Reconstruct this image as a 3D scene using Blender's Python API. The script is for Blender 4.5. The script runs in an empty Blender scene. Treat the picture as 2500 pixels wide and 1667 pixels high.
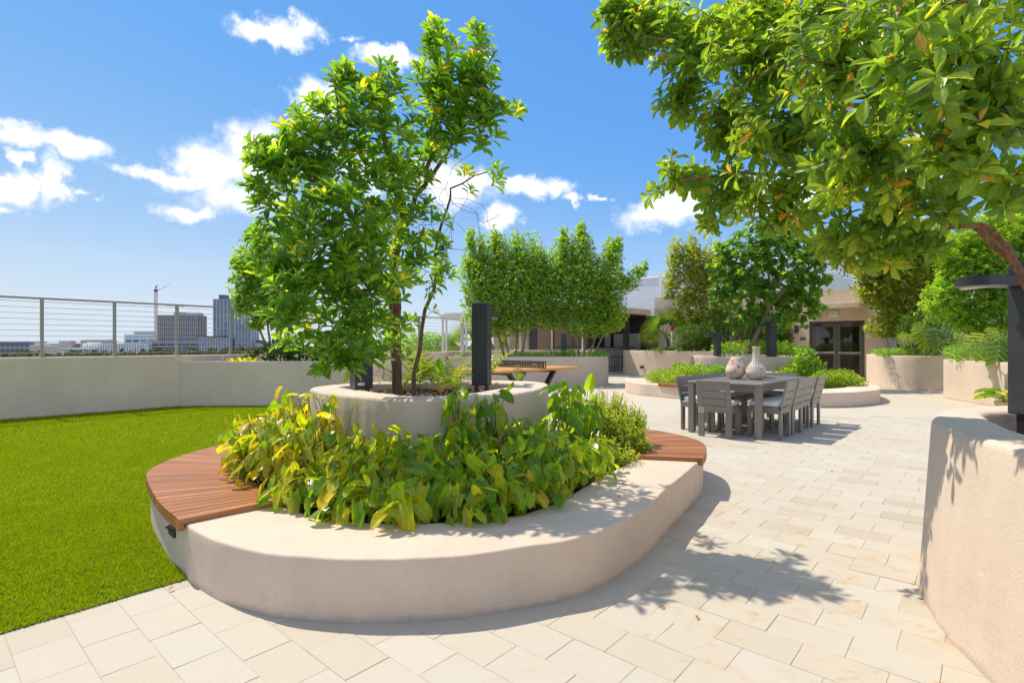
import bpy, bmesh, math, random
import numpy as np
from mathutils import Vector, Matrix

R = math.radians
random.seed(7)
rng = np.random.default_rng(7)
S = bpy.context.scene
COL = S.collection

# ------------------------------------------------------------------ camera
EYE = 1.27                      # eye height above the terrace
FOC = 1310.0 / 2500.0           # focal length over picture width
cam_d = bpy.data.cameras.new("camera")
cam_d.sensor_width = 36.0
cam_d.lens = 36.0 * FOC
cam_d.shift_y = 0.003
cam_d.clip_start = 0.05
cam_d.clip_end = 6000.0
cam = bpy.data.objects.new("camera", cam_d)
cam.location = (0, 0, EYE)
cam.rotation_euler = (R(90), 0, 0)
COL.objects.link(cam)
S.camera = cam

# ------------------------------------------------------------------ light
TO_SUN = Vector((-0.83, 0.56, 1.0 / 0.62)).normalized()
SUN_EL = math.asin(TO_SUN.z)
SUN_AZ = math.atan2(TO_SUN.x, TO_SUN.y)
sun_d = bpy.data.lights.new("sun", 'SUN')
sun_d.energy = 2.75
sun_d.angle = R(0.5)
sun_d.color = (1.0, 0.92, 0.80)
sun = bpy.data.objects.new("sun", sun_d)
sun.rotation_euler = TO_SUN.to_track_quat('Z', 'Y').to_euler()
sun.location = (-20, 15, 40)
COL.objects.link(sun)

S.view_settings.view_transform = 'Standard'
S.view_settings.look = 'None'
S.view_settings.gamma = 1.0
S.view_settings.exposure = 0.86
S.view_settings.use_curve_mapping = False
SKY_STRENGTH = 0.15


class NT:
    """small helper for wiring shader nodes"""
    def __init__(s, tree):
        s.t = tree
        s.n = tree.nodes
        s.l = tree.links

    def add(s, typ, **kw):
        nd = s.n.new(typ)
        ins = kw.pop('ins', {})
        for k, v in kw.items():
            setattr(nd, k, v)
        for k, v in ins.items():
            s.put(nd.inputs[k], v)
        return nd

    def put(s, sock, v):
        if hasattr(v, 'outputs'):
            v = v.outputs[0]
        if isinstance(v, bpy.types.NodeSocket):
            s.l.new(v, sock)
        else:
            if sock.type == 'RGBA' and len(v) == 3:
                v = (*v, 1)
            sock.default_value = v

    def math(s, op, a, b=None, c=None, clamp=False):
        nd = s.n.new('ShaderNodeMath')
        nd.operation = op
        nd.use_clamp = clamp
        for i, v in enumerate((a, b, c)):
            if v is not None:
                s.put(nd.inputs[i], v)
        return nd.outputs[0]

    def vmath(s, op, a, b=None):
        nd = s.n.new('ShaderNodeVectorMath')
        nd.operation = op
        s.put(nd.inputs[0], a)
        if b is not None:
            s.put(nd.inputs[1], b)
        return nd.outputs['Value'] if op in ('LENGTH', 'DOT_PRODUCT', 'DISTANCE') else nd.outputs[0]

    def mix(s, fac, a, b, blend='MIX'):
        nd = s.n.new('ShaderNodeMix')
        nd.data_type = 'RGBA'
        nd.blend_type = blend
        s.put(nd.inputs[0], fac)
        s.put(nd.inputs[6], a)
        s.put(nd.inputs[7], b)
        return nd.outputs[2]

    def ramp(s, fac, stops, interp='LINEAR'):
        nd = s.n.new('ShaderNodeValToRGB')
        cr = nd.color_ramp
        cr.interpolation = interp
        while len(cr.elements) < len(stops):
            cr.elements.new(0.5)
        for e, (p, c) in zip(cr.elements, stops):
            e.position = p
            e.color = (*c, 1) if len(c) == 3 else c
        s.put(nd.inputs[0], fac)
        return nd.outputs[0]

    def maprange(s, v, a, b, c=0.0, d=1.0, smooth=True):
        nd = s.n.new('ShaderNodeMapRange')
        nd.interpolation_type = 'SMOOTHSTEP' if smooth else 'LINEAR'
        for i, x in enumerate((v, a, b, c, d)):
            s.put(nd.inputs[i], x)
        return nd.outputs[0]

    def noise(s, vec, scale, detail=4.0, rough=0.55, col=False):
        nd = s.n.new('ShaderNodeTexNoise')
        if vec is not None:
            s.put(nd.inputs['Vector'], vec)
        nd.inputs['Scale'].default_value = scale
        nd.inputs['Detail'].default_value = detail
        nd.inputs['Roughness'].default_value = rough
        return nd.outputs['Color'] if col else nd.outputs['Fac']


# sky: Nishita, with fair-weather cumulus at the directions where they stand
world = bpy.data.worlds.new("World")
S.world = world
world.use_nodes = True
w = NT(world.node_tree)
w.n.clear()
sky = w.add('ShaderNodeTexSky', sky_type='NISHITA', sun_disc=False, sun_elevation=SUN_EL,
            sun_rotation=SUN_AZ, altitude=0.0, air_density=1.0, dust_density=0.1, ozone_density=2.5)
tc = w.add('ShaderNodeTexCoord')
sep = w.add('ShaderNodeSeparateXYZ', ins={0: tc.outputs['Generated']})
az = w.math('ARCTAN2', sep.outputs[0], sep.outputs[1])
el = w.math('ARCSINE', sep.outputs[2])
p0 = w.add('ShaderNodeCombineXYZ', ins={0: az, 1: el})
nz1 = w.noise(p0, 9.0, 6.0, 0.62, col=True)
nz2 = w.noise(p0, 34.0, 4.0, 0.6, col=True)
wv = w.vmath('MULTIPLY', w.vmath('SUBTRACT', nz1, (0.5, 0.5, 0.5)), (0.17, 0.075, 0))
wv2 = w.vmath('MULTIPLY', w.vmath('SUBTRACT', nz2, (0.5, 0.5, 0.5)), (0.04, 0.03, 0))
pw = w.vmath('ADD', w.vmath('ADD', p0, wv), wv2)


def ae(px, py):
    x, z = (px - 1250) / 1310, (841 - py) / 1310
    return math.atan2(x, 1), math.asin(z / math.sqrt(1 + x * x + z * z))


CLOUDS = [(655, 78, 95, 34, 1), (735, 70, 50, 32, .9), (848, 86, 30, 12, .6), (945, 135, 95, 24, 1),
          (45, 330, 80, 36, 1), (165, 352, 95, 34, 1), (125, 450, 62, 76, 1), (25, 480, 85, 52, 1), (5, 395, 36, 34, 1),
          (215, 480, 30, 12, .5), (20, 545, 60, 16, .6),
          (540, 400, 125, 62, 1), (650, 370, 90, 80, 1), (330, 415, 75, 20, .8), (430, 430, 90, 26, .8), (470, 512, 70, 26, .8),
          (590, 480, 150, 50, .72), (770, 240, 62, 55, 1), (960, 420, 140, 60, .9),
          (1130, 450, 100, 56, 1), (1280, 455, 120, 26, 1), (1212, 538, 52, 32, 1), (1402, 480, 42, 13, .8), (1478, 473, 24, 11, .8),
          (1640, 512, 125, 46, 1), (1900, 470, 150, 60, 1), (2250, 380, 140, 60, 1), (620, 750, 180, 14, .35)]
blobs = []
for px, py, rx, ry, wt in CLOUDS:
    a, e = ae(px, py)
    a2, _ = ae(px + rx, py)
    _, e2 = ae(px, py - ry)
    blobs.append((a, e, abs(a2 - a), abs(e2 - e), wt))
den = None
for a, e, ra, re_, wt in blobs:
    d = w.vmath('MULTIPLY', w.vmath('SUBTRACT', pw, (a, e, 0)), (1 / ra, 1 / re_, 0))
    f = w.math('MULTIPLY_ADD', w.vmath('LENGTH', d), -wt, wt * 1.35)
    den = f if den is None else w.math('MAXIMUM', den, f)
fine = w.noise(p0, 26.0, 6.0, 0.62)
den = w.math('ADD', den, w.math('MULTIPLY', w.math('SUBTRACT', fine, 0.5), 0.9))
cov = w.maprange(den, 0.08, 0.92)
# heavier cumulus added out of view to lift and neutralise the fill light
wide = w.noise(w.vmath('MULTIPLY', tc.outputs['Generated'], (1, 1, 1.35)), 3.3, 7.0, 0.56)
front = w.math('MULTIPLY', w.maprange(w.math('ABSOLUTE', az), 0.78, 1.0, 1.0, 0.0), w.maprange(el, 0.58, 0.72, 1.0, 0.0))
cov = w.math('MAXIMUM', cov, w.math('MULTIPLY', w.maprange(wide, 0.46, 0.58), w.math('SUBTRACT', 1.0, front)))
shade = w.noise(w.vmath('ADD', p0, (0, 0.012, 0)), 15.0, 5.0, 0.6)
ccol = w.ramp(shade, [(0.30, (4.0, 4.15, 4.5)), (0.55, (4.5, 4.5, 4.6)), (0.75, (4.9, 4.88, 4.85))])
sr = w.math('DIVIDE', w.add('ShaderNodeSeparateColor', ins={0: sky}).outputs[0], 8.0)
hsv = w.ramp(sr, [(0.10, (0.16, 0.285, 0.57)), (0.145, (0.095, 0.295, 0.74)), (0.24, (0.15, 0.39, 0.81)), (0.36, (0.30, 0.52, 0.83)), (0.55, (0.48, 0.65, 0.84)), (0.85, (0.63, 0.72, 0.81))])
hsv = w.vmath('MULTIPLY', hsv, (4.1, 4.1, 4.15))
skyc = w.mix(w.math('MULTIPLY', cov, 0.96), hsv, ccol)
bg = w.add('ShaderNodeBackground', ins={'Color': skyc, 'Strength': SKY_STRENGTH})
w.add('ShaderNodeOutputWorld', ins={0: bg})


# ------------------------------------------------------------------ measuring
def G(px, py, z=0.0):
    """terrace point seen at a picture point, for a known height"""
    Y = 1310.0 * (EYE - z) / (py - 841.0)
    return ((px - 1250.0) * Y / 1310.0, Y)


def AT(px, py, Y):
    return Vector(((px - 1250.0) * Y / 1310.0, Y, EYE + (841.0 - py) * Y / 1310.0))


U = Vector((0.660, 0.751, 0))     # the two directions of the terrace grid
Vd = Vector((-0.751, 0.660, 0))


# ------------------------------------------------------------------ materials
MATS = {}


def new_mat(name):
    m = bpy.data.materials.new(name)
    m.use_nodes = True
    t = NT(m.node_tree)
    b = t.n['Principled BSDF']
    MATS[name] = m
    return m, t, b


def plain(name, col, rough=0.5, metal=0.0, var=0.06, nscale=8.0, bump=0.0, bscale=200.0, spec=0.5, emit=None):
    m, t, b = new_mat(name)
    g = t.add('ShaderNodeNewGeometry').outputs['Position']
    n = t.noise(g, nscale, 5, 0.6)
    f = t.maprange(n, 0.25, 0.75, 1 - var, 1 + var, smooth=False)
    c = t.vmath('MULTIPLY', (*col[:3],), t.add('ShaderNodeCombineXYZ', ins={0: f, 1: f, 2: f}))
    t.put(b.inputs['Base Color'], c)
    b.inputs['Roughness'].default_value = rough
    b.inputs['Metallic'].default_value = metal
    b.inputs['Specular IOR Level'].default_value = spec
    if bump:
        bp = t.add('ShaderNodeBump', ins={'Strength': bump, 'Distance': 0.01, 'Height': t.noise(g, bscale, 3, 0.6)})
        t.put(b.inputs['Normal'], bp)
    if emit:
        b.inputs['Emission Color'].default_value = (*emit[0], 1)
        b.inputs['Emission Strength'].default_value = emit[1]
    return m


def stucco(name, col):
    m, t, b = new_mat(name)
    g = t.add('ShaderNodeNewGeometry').outputs['Position']
    n1 = t.noise(g, 1.3, 6, 0.62)
    n2 = t.noise(t.vmath('MULTIPLY', g, (7, 7, 1.2)), 1.0, 4, 0.6)
    n3 = t.noise(g, 55, 3, 0.7)
    f = t.math('ADD', t.maprange(n1, 0.3, 0.7, 0.93, 1.05), t.maprange(n2, 0.40, 0.72, 0.0, -0.04))
    f = t.math('ADD', f, t.maprange(n3, 0.3, 0.7, -0.025, 0.025))
    vc = t.add('ShaderNodeTexVoronoi', feature='DISTANCE_TO_EDGE', ins={'Vector': t.vmath('ADD', g, t.vmath('MULTIPLY', t.noise(g, 6, 4, 0.6, col=True), (.25, .25, .25))), 'Scale': 0.9})
    crack = t.math('MULTIPLY', t.maprange(vc.outputs['Distance'], 0.0015, 0.0035, -0.09, 0.0), t.maprange(t.noise(g, 0.9, 2, 0.5), 0.50, 0.62))
    f = t.math('ADD', f, crack)
    spots = t.maprange(t.noise(g, 23, 2, 0.5), 0.70, 0.80, 0.0, -0.10)
    f = t.math('ADD', f, spots)
    c = t.vmath('MULTIPLY', col, t.add('ShaderNodeCombineXYZ', ins={0: f, 1: f, 2: f}))
    # splash dirt that sits low on the wall face
    z = t.add('ShaderNodeSeparateXYZ', ins={0: g}).outputs[2]
    zd = t.math('ADD', z, t.math('MULTIPLY', t.noise(g, 6, 4, 0.6), 0.09))
    dirt = t.maprange(zd, 0.045, 0.085, 0.42, 0.0)
    c = t.mix(dirt, c, (0.30, 0.25, 0.19))
    t.put(b.inputs['Base Color'], c)
    b.inputs['Roughness'].default_value = 0.88
    b.inputs['Specular IOR Level'].default_value = 0.25
    h = t.math('ADD', t.noise(g, 130, 4, 0.65), t.math('MULTIPLY', t.noise(t.vmath('MULTIPLY', g, (1, 1, 2.4)), 11, 4, 0.6), 0.9))
    bp = t.add('ShaderNodeBump', ins={'Strength': 0.32, 'Distance': 0.012, 'Height': h})
    t.put(b.inputs['Normal'], bp)
    return m


stucco('stucco', (0.66, 0.525, 0.40))
stucco('stucco_warm', (0.71, 0.56, 0.425))
stucco('stucco_bounce', (0.72, 0.575, 0.435))  # same stucco, its colour lightened for bounce light on the shaded parapet


def paver_mat(name, ribbed=False):
    m, t, b = new_mat(name)
    geo = t.add('ShaderNodeNewGeometry')
    g = geo.outputs['Position']
    oi = t.add('ShaderNodeObjectInfo').outputs['Random']
    at = t.add('ShaderNodeAttribute', attribute_name='var').outputs['Fac']
    r = t.math('FRACT', t.math('ADD', oi, at))
    r2 = t.math('FRACT', t.math('MULTIPLY', r, 17.3))
    base = t.ramp(r, [(0.0, (0.455, 0.385, 0.285)), (0.15, (0.505, 0.44, 0.335)), (0.5, (0.53, 0.47, 0.37)), (0.85, (0.52, 0.475, 0.385)), (1.0, (0.55, 0.505, 0.415))])
    off = t.add('ShaderNodeCombineXYZ', ins={0: t.math('MULTIPLY', r, 31.0), 1: t.math('MULTIPLY', r2, 17.0)})
    gp = t.vmath('ADD', g, off)
    cloud = t.noise(t.vmath('MULTIPLY', gp, (1, 1.7, 1)), 7, 6, 0.65)
    base = t.mix(t.maprange(cloud, 0.3, 0.75, 0.0, 0.35), base, (0.50, 0.43, 0.34))
    sand = t.noise(gp, 240, 2, 0.7)
    base = t.mix(t.maprange(sand, 0.35, 0.7, 0.0, 0.24), base, (0.42, 0.36, 0.28))
    # ochre leaf stains, strongest on the walk by the big tree
    sep = t.add('ShaderNodeSeparateXYZ', ins={0: g})
    near = t.maprange(t.vmath('LENGTH', t.vmath('MULTIPLY', t.vmath('SUBTRACT', g, (1.55, 3.1, 0)), (1.0, 0.62, 0))), 0.4, 2.1, 1.0, 0.10)
    st = t.maprange(t.noise(t.vmath('MULTIPLY', g, (5, 9, 1)), 1.15, 5, 0.7), 0.56, 0.70)
    st2 = t.maprange(t.noise(g, 3.0, 5, 0.7), 0.52, 0.72)
    s = t.math('MULTIPLY', t.math('MULTIPLY', near, 0.85), t.math('MAXIMUM', t.math('MULTIPLY', st2, 0.55), st), clamp=True)
    base = t.mix(s, base, (0.50, 0.30, 0.115))
    dk = t.maprange(t.noise(g, 42, 2, 0.5), 0.76, 0.80, 0.0, 0.35)
    base = t.mix(dk, base, (0.2, 0.14, 0.08))
    t.put(b.inputs['Base Color'], base)
    b.inputs['Roughness'].default_value = 0.78
    b.inputs['Specular IOR Level'].default_value = 0.3
    h = t.math('ADD', t.noise(g, 160, 3, 0.7), t.noise(gp, 22, 3, 0.5))
    if ribbed:
        tc = t.add('ShaderNodeTexCoord').outputs['Object']
        wv = t.add('ShaderNodeTexWave', wave_type='BANDS', bands_direction='Y', ins={'Vector': tc, 'Scale': 22.0, 'Distortion': 0.6})
        h = t.math('ADD', h, t.math('MULTIPLY', wv.outputs['Fac'], 3.0))
    bp = t.add('ShaderNodeBump', ins={'Strength': 0.28, 'Distance': 0.008, 'Height': h})
    t.put(b.inputs['Normal'], bp)
    return m


paver_mat('paver')
paver_mat('paver_ribbed', True)

# the bedding sheet under and beyond the single stones
m, t, b = new_mat('bedding')
g = t.add('ShaderNodeNewGeometry').outputs['Position']
mp = t.add('ShaderNodeMapping', ins={'Vector': g, 'Rotation': (0, 0, -math.atan2(Vd.y, Vd.x))})
br = t.add('ShaderNodeTexBrick', offset=0.5, ins={'Vector': mp, 'Color1': (0.53, 0.47, 0.37), 'Color2': (0.505, 0.44, 0.335),
           'Mortar': (0.42, 0.35, 0.27), 'Scale': 1.0, 'Mortar Size': 0.0022, 'Brick Width': 0.30, 'Row Height': 0.203, 'Bias': 0.0})
n = t.noise(g, 3, 5, 0.65)
t.put(b.inputs['Base Color'], t.mix(t.maprange(n, 0.3, 0.75, 0, 0.35), br.outputs['Color'], (0.50, 0.43, 0.35)))
b.inputs['Roughness'].default_value = 0.85
plain('joint_sand', (0.26, 0.22, 0.17), 0.95, bump=0.3)

# timber of the seats
m, t, b = new_mat('ipe')
tc = t.add('ShaderNodeTexCoord').outputs['Object']
oi = t.add('ShaderNodeObjectInfo').outputs['Random']
o2 = t.add('ShaderNodeCombineXYZ', ins={0: t.math('MULTIPLY', oi, 13.0), 1: t.math('MULTIPLY', oi, 7.0), 2: t.math('MULTIPLY', oi, 5.0)})
gv = t.vmath('ADD', t.vmath('MULTIPLY', tc, (2.2, 60, 60)), o2)
gr = t.noise(gv, 1.0, 6, 0.65)
big = t.noise(t.vmath('ADD', t.vmath('MULTIPLY', tc, (3, 9, 9)), o2), 1.0, 3, 0.5)
c1 = t.ramp(oi, [(0, (0.31, 0.104, 0.028)), (0.35, (0.44, 0.158, 0.046)), (0.7, (0.36, 0.140, 0.045)), (1, (0.50, 0.215, 0.072))])
c = t.mix(t.maprange(gr, 0.35, 0.7, 0.0, 0.55), c1, (0.15, 0.062, 0.034))
c = t.mix(t.maprange(big, 0.5, 0.75, 0.0, 0.3), c, (0.36, 0.19, 0.11))
t.put(b.inputs['Base Color'], c)
b.inputs['Roughness'].default_value = 0.5
b.inputs['Specular IOR Level'].default_value = 0.3
bp = t.add('ShaderNodeBump', ins={'Strength': 0.18, 'Distance': 0.004, 'Height': gr})
t.put(b.inputs['Normal'], bp)

plain('post_metal', (0.034, 0.035, 0.038), 0.42, 0.0, var=0.12, bump=0.05)
plain('black_metal', (0.018, 0.018, 0.019), 0.4)
plain('furniture', (0.205, 0.183, 0.160), 0.38, 0.1, var=0.05, bump=0.02)
plain('furniture_dark', (0.02, 0.02, 0.02), 0.6)
plain('cushion', (0.74, 0.71, 0.66), 0.95, var=0.04, bump=0.25, bscale=420)
plain('rail_metal', (0.34, 0.325, 0.28), 0.45, 0.2, var=0.08)
plain('rail_white', (0.66, 0.64, 0.60), 0.5)
plain('cable', (0.36, 0.36, 0.34), 0.3, 0.7)
plain('white_paint', (0.80, 0.80, 0.80), 0.55, var=0.03)
plain('louver_paint', (0.78, 0.79, 0.81), 0.5, var=0.03)
plain('sticker', (0.72, 0.72, 0.70), 0.5)
plain('red_paint', (0.45, 0.035, 0.035), 0.4)
plain('bronze', (0.045, 0.032, 0.026), 0.45)
plain('sign_face', (0.82, 0.85, 0.80), 0.5)
plain('sign_green', (0.05, 0.26, 0.13), 0.5)
plain('plaque', (0.03, 0.025, 0.02), 0.4)
plain('gold', (0.55, 0.40, 0.16), 0.4, 0.6)
plain('door_frame', (0.125, 0.108, 0.097), 0.42, 0.3)
plain('steel', (0.42, 0.42, 0.42), 0.35, 0.85)
plain('conduit', (0.40, 0.40, 0.39), 0.5)
plain('orange_wood', (0.62, 0.30, 0.085), 0.45, var=0.12, nscale=14)
plain('bar_wood', (0.036, 0.024, 0.018), 0.5, var=0.2)
plain('bar_ceiling', (0.30, 0.13, 0.055), 0.5, var=0.2)
plain('counter', (0.30, 0.29, 0.28), 0.35)
plain('screen', (0.33, 0.34, 0.36), 0.28, var=0.25, nscale=1.2)
plain('duct', (0.60, 0.66, 0.66), 0.4, 0.1)
plain('stool_frame', (0.10, 0.085, 0.07), 0.5)
plain('lamp_lens', (0.62, 0.58, 0.52), 0.35)
plain('interior', (0.05, 0.045, 0.04), 0.8)
plain('letter_ink', (0.10, 0.05, 0.02), 0.6)
plain('letter_white', (0.62, 0.58, 0.52), 0.6)
plain('berries', (0.22, 0.06, 0.03), 0.5)

# fired clay of the vases
m, t, b = new_mat('clay_pink')
g = t.add('ShaderNodeNewGeometry').outputs['Position']
n1 = t.noise(g, 9, 5, 0.65)
n2 = t.noise(t.vmath('ADD', g, (3, 1, 5)), 16, 3, 0.5)
c = t.mix(t.maprange(n1, 0.42, 0.62), (0.66, 0.55, 0.46), (0.58, 0.27, 0.15))
c = t.mix(t.maprange(n2, 0.63, 0.70), c, (0.10, 0.07, 0.05))
t.put(b.inputs['Base Color'], c)
b.inputs['Roughness'].default_value = 0.75
m, t, b = new_mat('clay_cream')
g = t.add('ShaderNodeNewGeometry').outputs['Position']
n1 = t.noise(g, 8, 5, 0.65)
c = t.mix(t.maprange(n1, 0.40, 0.66), (0.64, 0.58, 0.46), (0.50, 0.40, 0.27))
c = t.mix(t.maprange(t.noise(g, 5, 3, 0.5), 0.62, 0.7), c, (0.45, 0.22, 0.16))
t.put(b.inputs['Base Color'], c)
b.inputs['Roughness'].default_value = 0.8

# soil with bark mulch
m, t, b = new_mat('mulch')
g = t.add('ShaderNodeNewGeometry').outputs['Position']
vo = t.add('ShaderNodeTexVoronoi', ins={'Vector': t.vmath('MULTIPLY', g, (1, 1.8, 1)), 'Scale': 46.0})
c = t.ramp(t.add('ShaderNodeSeparateColor', ins={0: vo.outputs['Color']}).outputs[0], [(0, (0.035, 0.018, 0.010)), (0.5, (0.085, 0.040, 0.022)), (0.85, (0.15, 0.075, 0.042)), (1, (0.24, 0.15, 0.09))])
t.put(b.inputs['Base Color'], c)
b.inputs['Roughness'].default_value = 0.9
bp = t.add('ShaderNodeBump', ins={'Strength': 0.9, 'Distance': 0.02, 'Height': t.math('ADD', vo.outputs['Distance'], t.noise(g, 90, 3, 0.6))})
t.put(b.inputs['Normal'], bp)

m, t, b = new_mat('mulch_chip')
at = t.add('ShaderNodeAttribute', attribute_name='var').outputs['Fac']
t.put(b.inputs['Base Color'], t.ramp(at, [(0, (0.04, 0.02, 0.012)), (0.5, (0.11, 0.05, 0.03)), (0.9, (0.2, 0.10, 0.06)), (1, (0.36, 0.27, 0.18))]))
b.inputs['Roughness'].default_value = 0.85


def bark(name, c1, c2):
    m, t, b = new_mat(name)
    g = t.add('ShaderNodeTexCoord').outputs['Object']
    n = t.noise(t.vmath('MULTIPLY', g, (1, 1, 0.22)), 60, 5, 0.7)
    n2 = t.noise(g, 7, 3, 0.6)
    c = t.mix(t.maprange(n, 0.35, 0.65), c1, c2)
    c = t.mix(t.maprange(n2, 0.5, 0.7, 0, 0.5), c, (c2[0] * 1.2, c2[1] * 1.15, c2[2] * 1.1))
    t.put(b.inputs['Base Color'], c)
    b.inputs['Roughness'].default_value = 0.85
    bp = t.add('ShaderNodeBump', ins={'Strength': 0.6, 'Distance': 0.01, 'Height': n})
    t.put(b.inputs['Normal'], bp)


bark('bark_brown', (0.085, 0.048, 0.030), (0.24, 0.14, 0.088))
bark('bark_red', (0.13, 0.055, 0.030), (0.32, 0.16, 0.085))
bark('bark_pale', (0.18, 0.11, 0.065), (0.38, 0.27, 0.17))
bark('bark_dead', (0.12, 0.095, 0.075), (0.30, 0.24, 0.19))


def leaf_mat(name, stops, tr_gain=1.0, trans=0.5, rough=0.36, ribs=False, spec=0.5):
    """blade colour varies from leaf to leaf; light also passes through the blade"""
    m, t, b = new_mat(name)
    oi = t.add('ShaderNodeObjectInfo').outputs['Random']
    at = t.add('ShaderNodeAttribute', attribute_name='var').outputs['Fac']
    single = t.math('LESS_THAN', at, 0.0005)      # a leaf that is an object of its own
    r = t.math('ADD', at, t.math('MULTIPLY', single, t.math('MULTIPLY_ADD', oi, 0.84, 0.06)))
    c = t.ramp(r, stops)
    g = t.add('ShaderNodeNewGeometry').outputs['Position']
    n = t.noise(g, 40, 3, 0.6)
    f = t.maprange(n, 0.3, 0.7, 0.82, 1.16, smooth=False)
    c = t.vmath('MULTIPLY', c, t.add('ShaderNodeCombineXYZ', ins={0: f, 1: f, 2: f}))
    uv = t.add('ShaderNodeUVMap').outputs[0]
    su = t.add('ShaderNodeSeparateXYZ', ins={0: uv})
    ac = t.math('ABSOLUTE', t.math('SUBTRACT', su.outputs[0], 0.5))
    rib = t.maprange(ac, 0.014, 0.055, 0.6, 0.0) if not ribs else t.maprange(ac, 0.022, 0.075, 0.85, 0.0)
    if ribs:
        ph = t.math('ADD', t.math('MULTIPLY', su.outputs[1], 62.0), t.math('MULTIPLY', ac, -40.0))
        lat = t.maprange(t.math('SINE', ph), 0.72, 1.0, 0.0, 0.30)
        rib = t.math('MAXIMUM', rib, lat)
        blot = t.maprange(t.noise(g, 17, 4, 0.6), 0.60, 0.74, 0.0, 0.6)
        edge = t.math('MULTIPLY', t.maprange(ac, 0.30, 0.49), t.maprange(t.noise(g, 9, 3, 0.6), 0.45, 0.68, 0.0, 0.55))
        c = t.mix(t.math('MAXIMUM', blot, edge), c, (0.36, 0.36, 0.02))
    c = t.mix(rib, c, t.vmath('ADD', t.vmath('MULTIPLY', c, (1.5, 1.4, 1.2)), (0.03, 0.045, 0.01)))
    t.put(b.inputs['Base Color'], c)
    b.inputs['Roughness'].default_value = rough
    b.inputs['Specular IOR Level'].default_value = spec
    tr = t.add('ShaderNodeBsdfTranslucent', ins={'Color': t.vmath('MULTIPLY', c, (2.6 * tr_gain, 2.25 * tr_gain, 0.7 * tr_gain))})
    if ribs:
        bp = t.add('ShaderNodeBump', ins={'Strength': 0.35, 'Distance': 0.006, 'Height': t.math('MULTIPLY', rib, -1.0)})
        t.put(b.inputs['Normal'], bp)
    mx = t.add('ShaderNodeMixShader', ins={0: trans, 1: b.outputs[0], 2: tr.outputs[0]})
    out = [x for x in t.n if x.type == 'OUTPUT_MATERIAL'][0]
    t.l.new(mx.outputs[0], out.inputs[0])
    return m


leaf_mat('leaf_tree', [(0, (0.069, 0.167, 0.028)), (0.45, (0.138, 0.291, 0.036)), (0.75, (0.243, 0.425, 0.040)), (0.92, (0.483, 0.570, 0.050)), (0.975, (0.553, 0.570, 0.045)), (1, (0.553, 0.358, 0.045))])
leaf_mat('leaf_overhang', [(0, (0.074, 0.158, 0.025)), (0.4, (0.140, 0.251, 0.034)), (0.7, (0.215, 0.334, 0.037)), (0.9, (0.364, 0.446, 0.046)), (0.96, (0.447, 0.372, 0.055)), (1, (0.496, 0.242, 0.055))], tr_gain=1.15, trans=0.5)
leaf_mat('leaf_small', [(0, (0.098, 0.212, 0.028)), (0.5, (0.210, 0.400, 0.038)), (0.85, (0.393, 0.598, 0.047)), (1, (0.601, 0.602, 0.054))])
leaf_mat('leaf_olive', [(0, (0.123, 0.196, 0.029)), (0.5, (0.270, 0.353, 0.039)), (0.85, (0.467, 0.524, 0.048)), (1, (0.576, 0.585, 0.061))])
leaf_mat('leaf_round', [(0, (0.058, 0.146, 0.025)), (0.5, (0.116, 0.255, 0.041)), (0.85, (0.212, 0.373, 0.041)), (1, (0.580, 0.580, 0.036))], rough=0.3)
leaf_mat('leaf_philodendron', tr_gain=1.15, stops=[(0, (0.061, 0.165, 0.012)), (0.35, (0.138, 0.270, 0.014)), (0.65, (0.226, 0.350, 0.015)), (0.86, (0.374, 0.430, 0.016)), (0.96, (0.528, 0.430, 0.020)), (1, (0.550, 0.260, 0.030))], ribs=True, rough=0.27, trans=0.5)
leaf_mat('leaf_gold', tr_gain=1.1, stops=[(0, (0.142, 0.216, 0.014)), (0.4, (0.295, 0.329, 0.015)), (0.75, (0.480, 0.411, 0.019)), (0.95, (0.567, 0.432, 0.026)), (1, (0.580, 0.309, 0.062))], ribs=True, rough=0.32, trans=0.45)
leaf_mat('leaf_shrub', [(0, (0.109, 0.206, 0.028)), (0.5, (0.242, 0.377, 0.037)), (0.9, (0.485, 0.590, 0.046)), (1, (0.485, 0.251, 0.069))])
leaf_mat('leaf_deep', [(0, (0.040, 0.104, 0.022)), (0.6, (0.080, 0.179, 0.030)), (1, (0.159, 0.281, 0.037))], rough=0.3)
leaf_mat('leaf_monstera', [(0, (0.097, 0.183, 0.035)), (0.5, (0.170, 0.278, 0.051)), (1, (0.320, 0.418, 0.069))], rough=0.26, ribs=False)
leaf_mat('leaf_palm', [(0, (0.114, 0.216, 0.036)), (0.6, (0.201, 0.324, 0.047)), (1, (0.324, 0.432, 0.072))], rough=0.34)
leaf_mat('leaf_fern', [(0, (0.086, 0.149, 0.015)), (0.6, (0.164, 0.235, 0.019)), (1, (0.276, 0.288, 0.024))])
leaf_mat('leaf_dry', [(0, (0.20, 0.10, 0.035)), (0.6, (0.34, 0.17, 0.05)), (1, (0.45, 0.30, 0.09))], trans=0.25, rough=0.7)
leaf_mat('turf_blade', [(0, (0.133, 0.205, 0.006)), (0.5, (0.226, 0.324, 0.007)), (0.9, (0.308, 0.399, 0.010)), (1, (0.370, 0.389, 0.032))], trans=0.3, rough=0.55, spec=0.2)
leaf_mat('far_foliage', [(0, (0.050, 0.070, 0.028)), (0.5, (0.085, 0.105, 0.04)), (1, (0.14, 0.15, 0.06))], trans=0.15, rough=0.8)
plain('petiole', (0.20, 0.24, 0.03), 0.5)
plain('turf_base', (0.16, 0.22, 0.008), 0.9, var=0.2, nscale=60)

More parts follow.
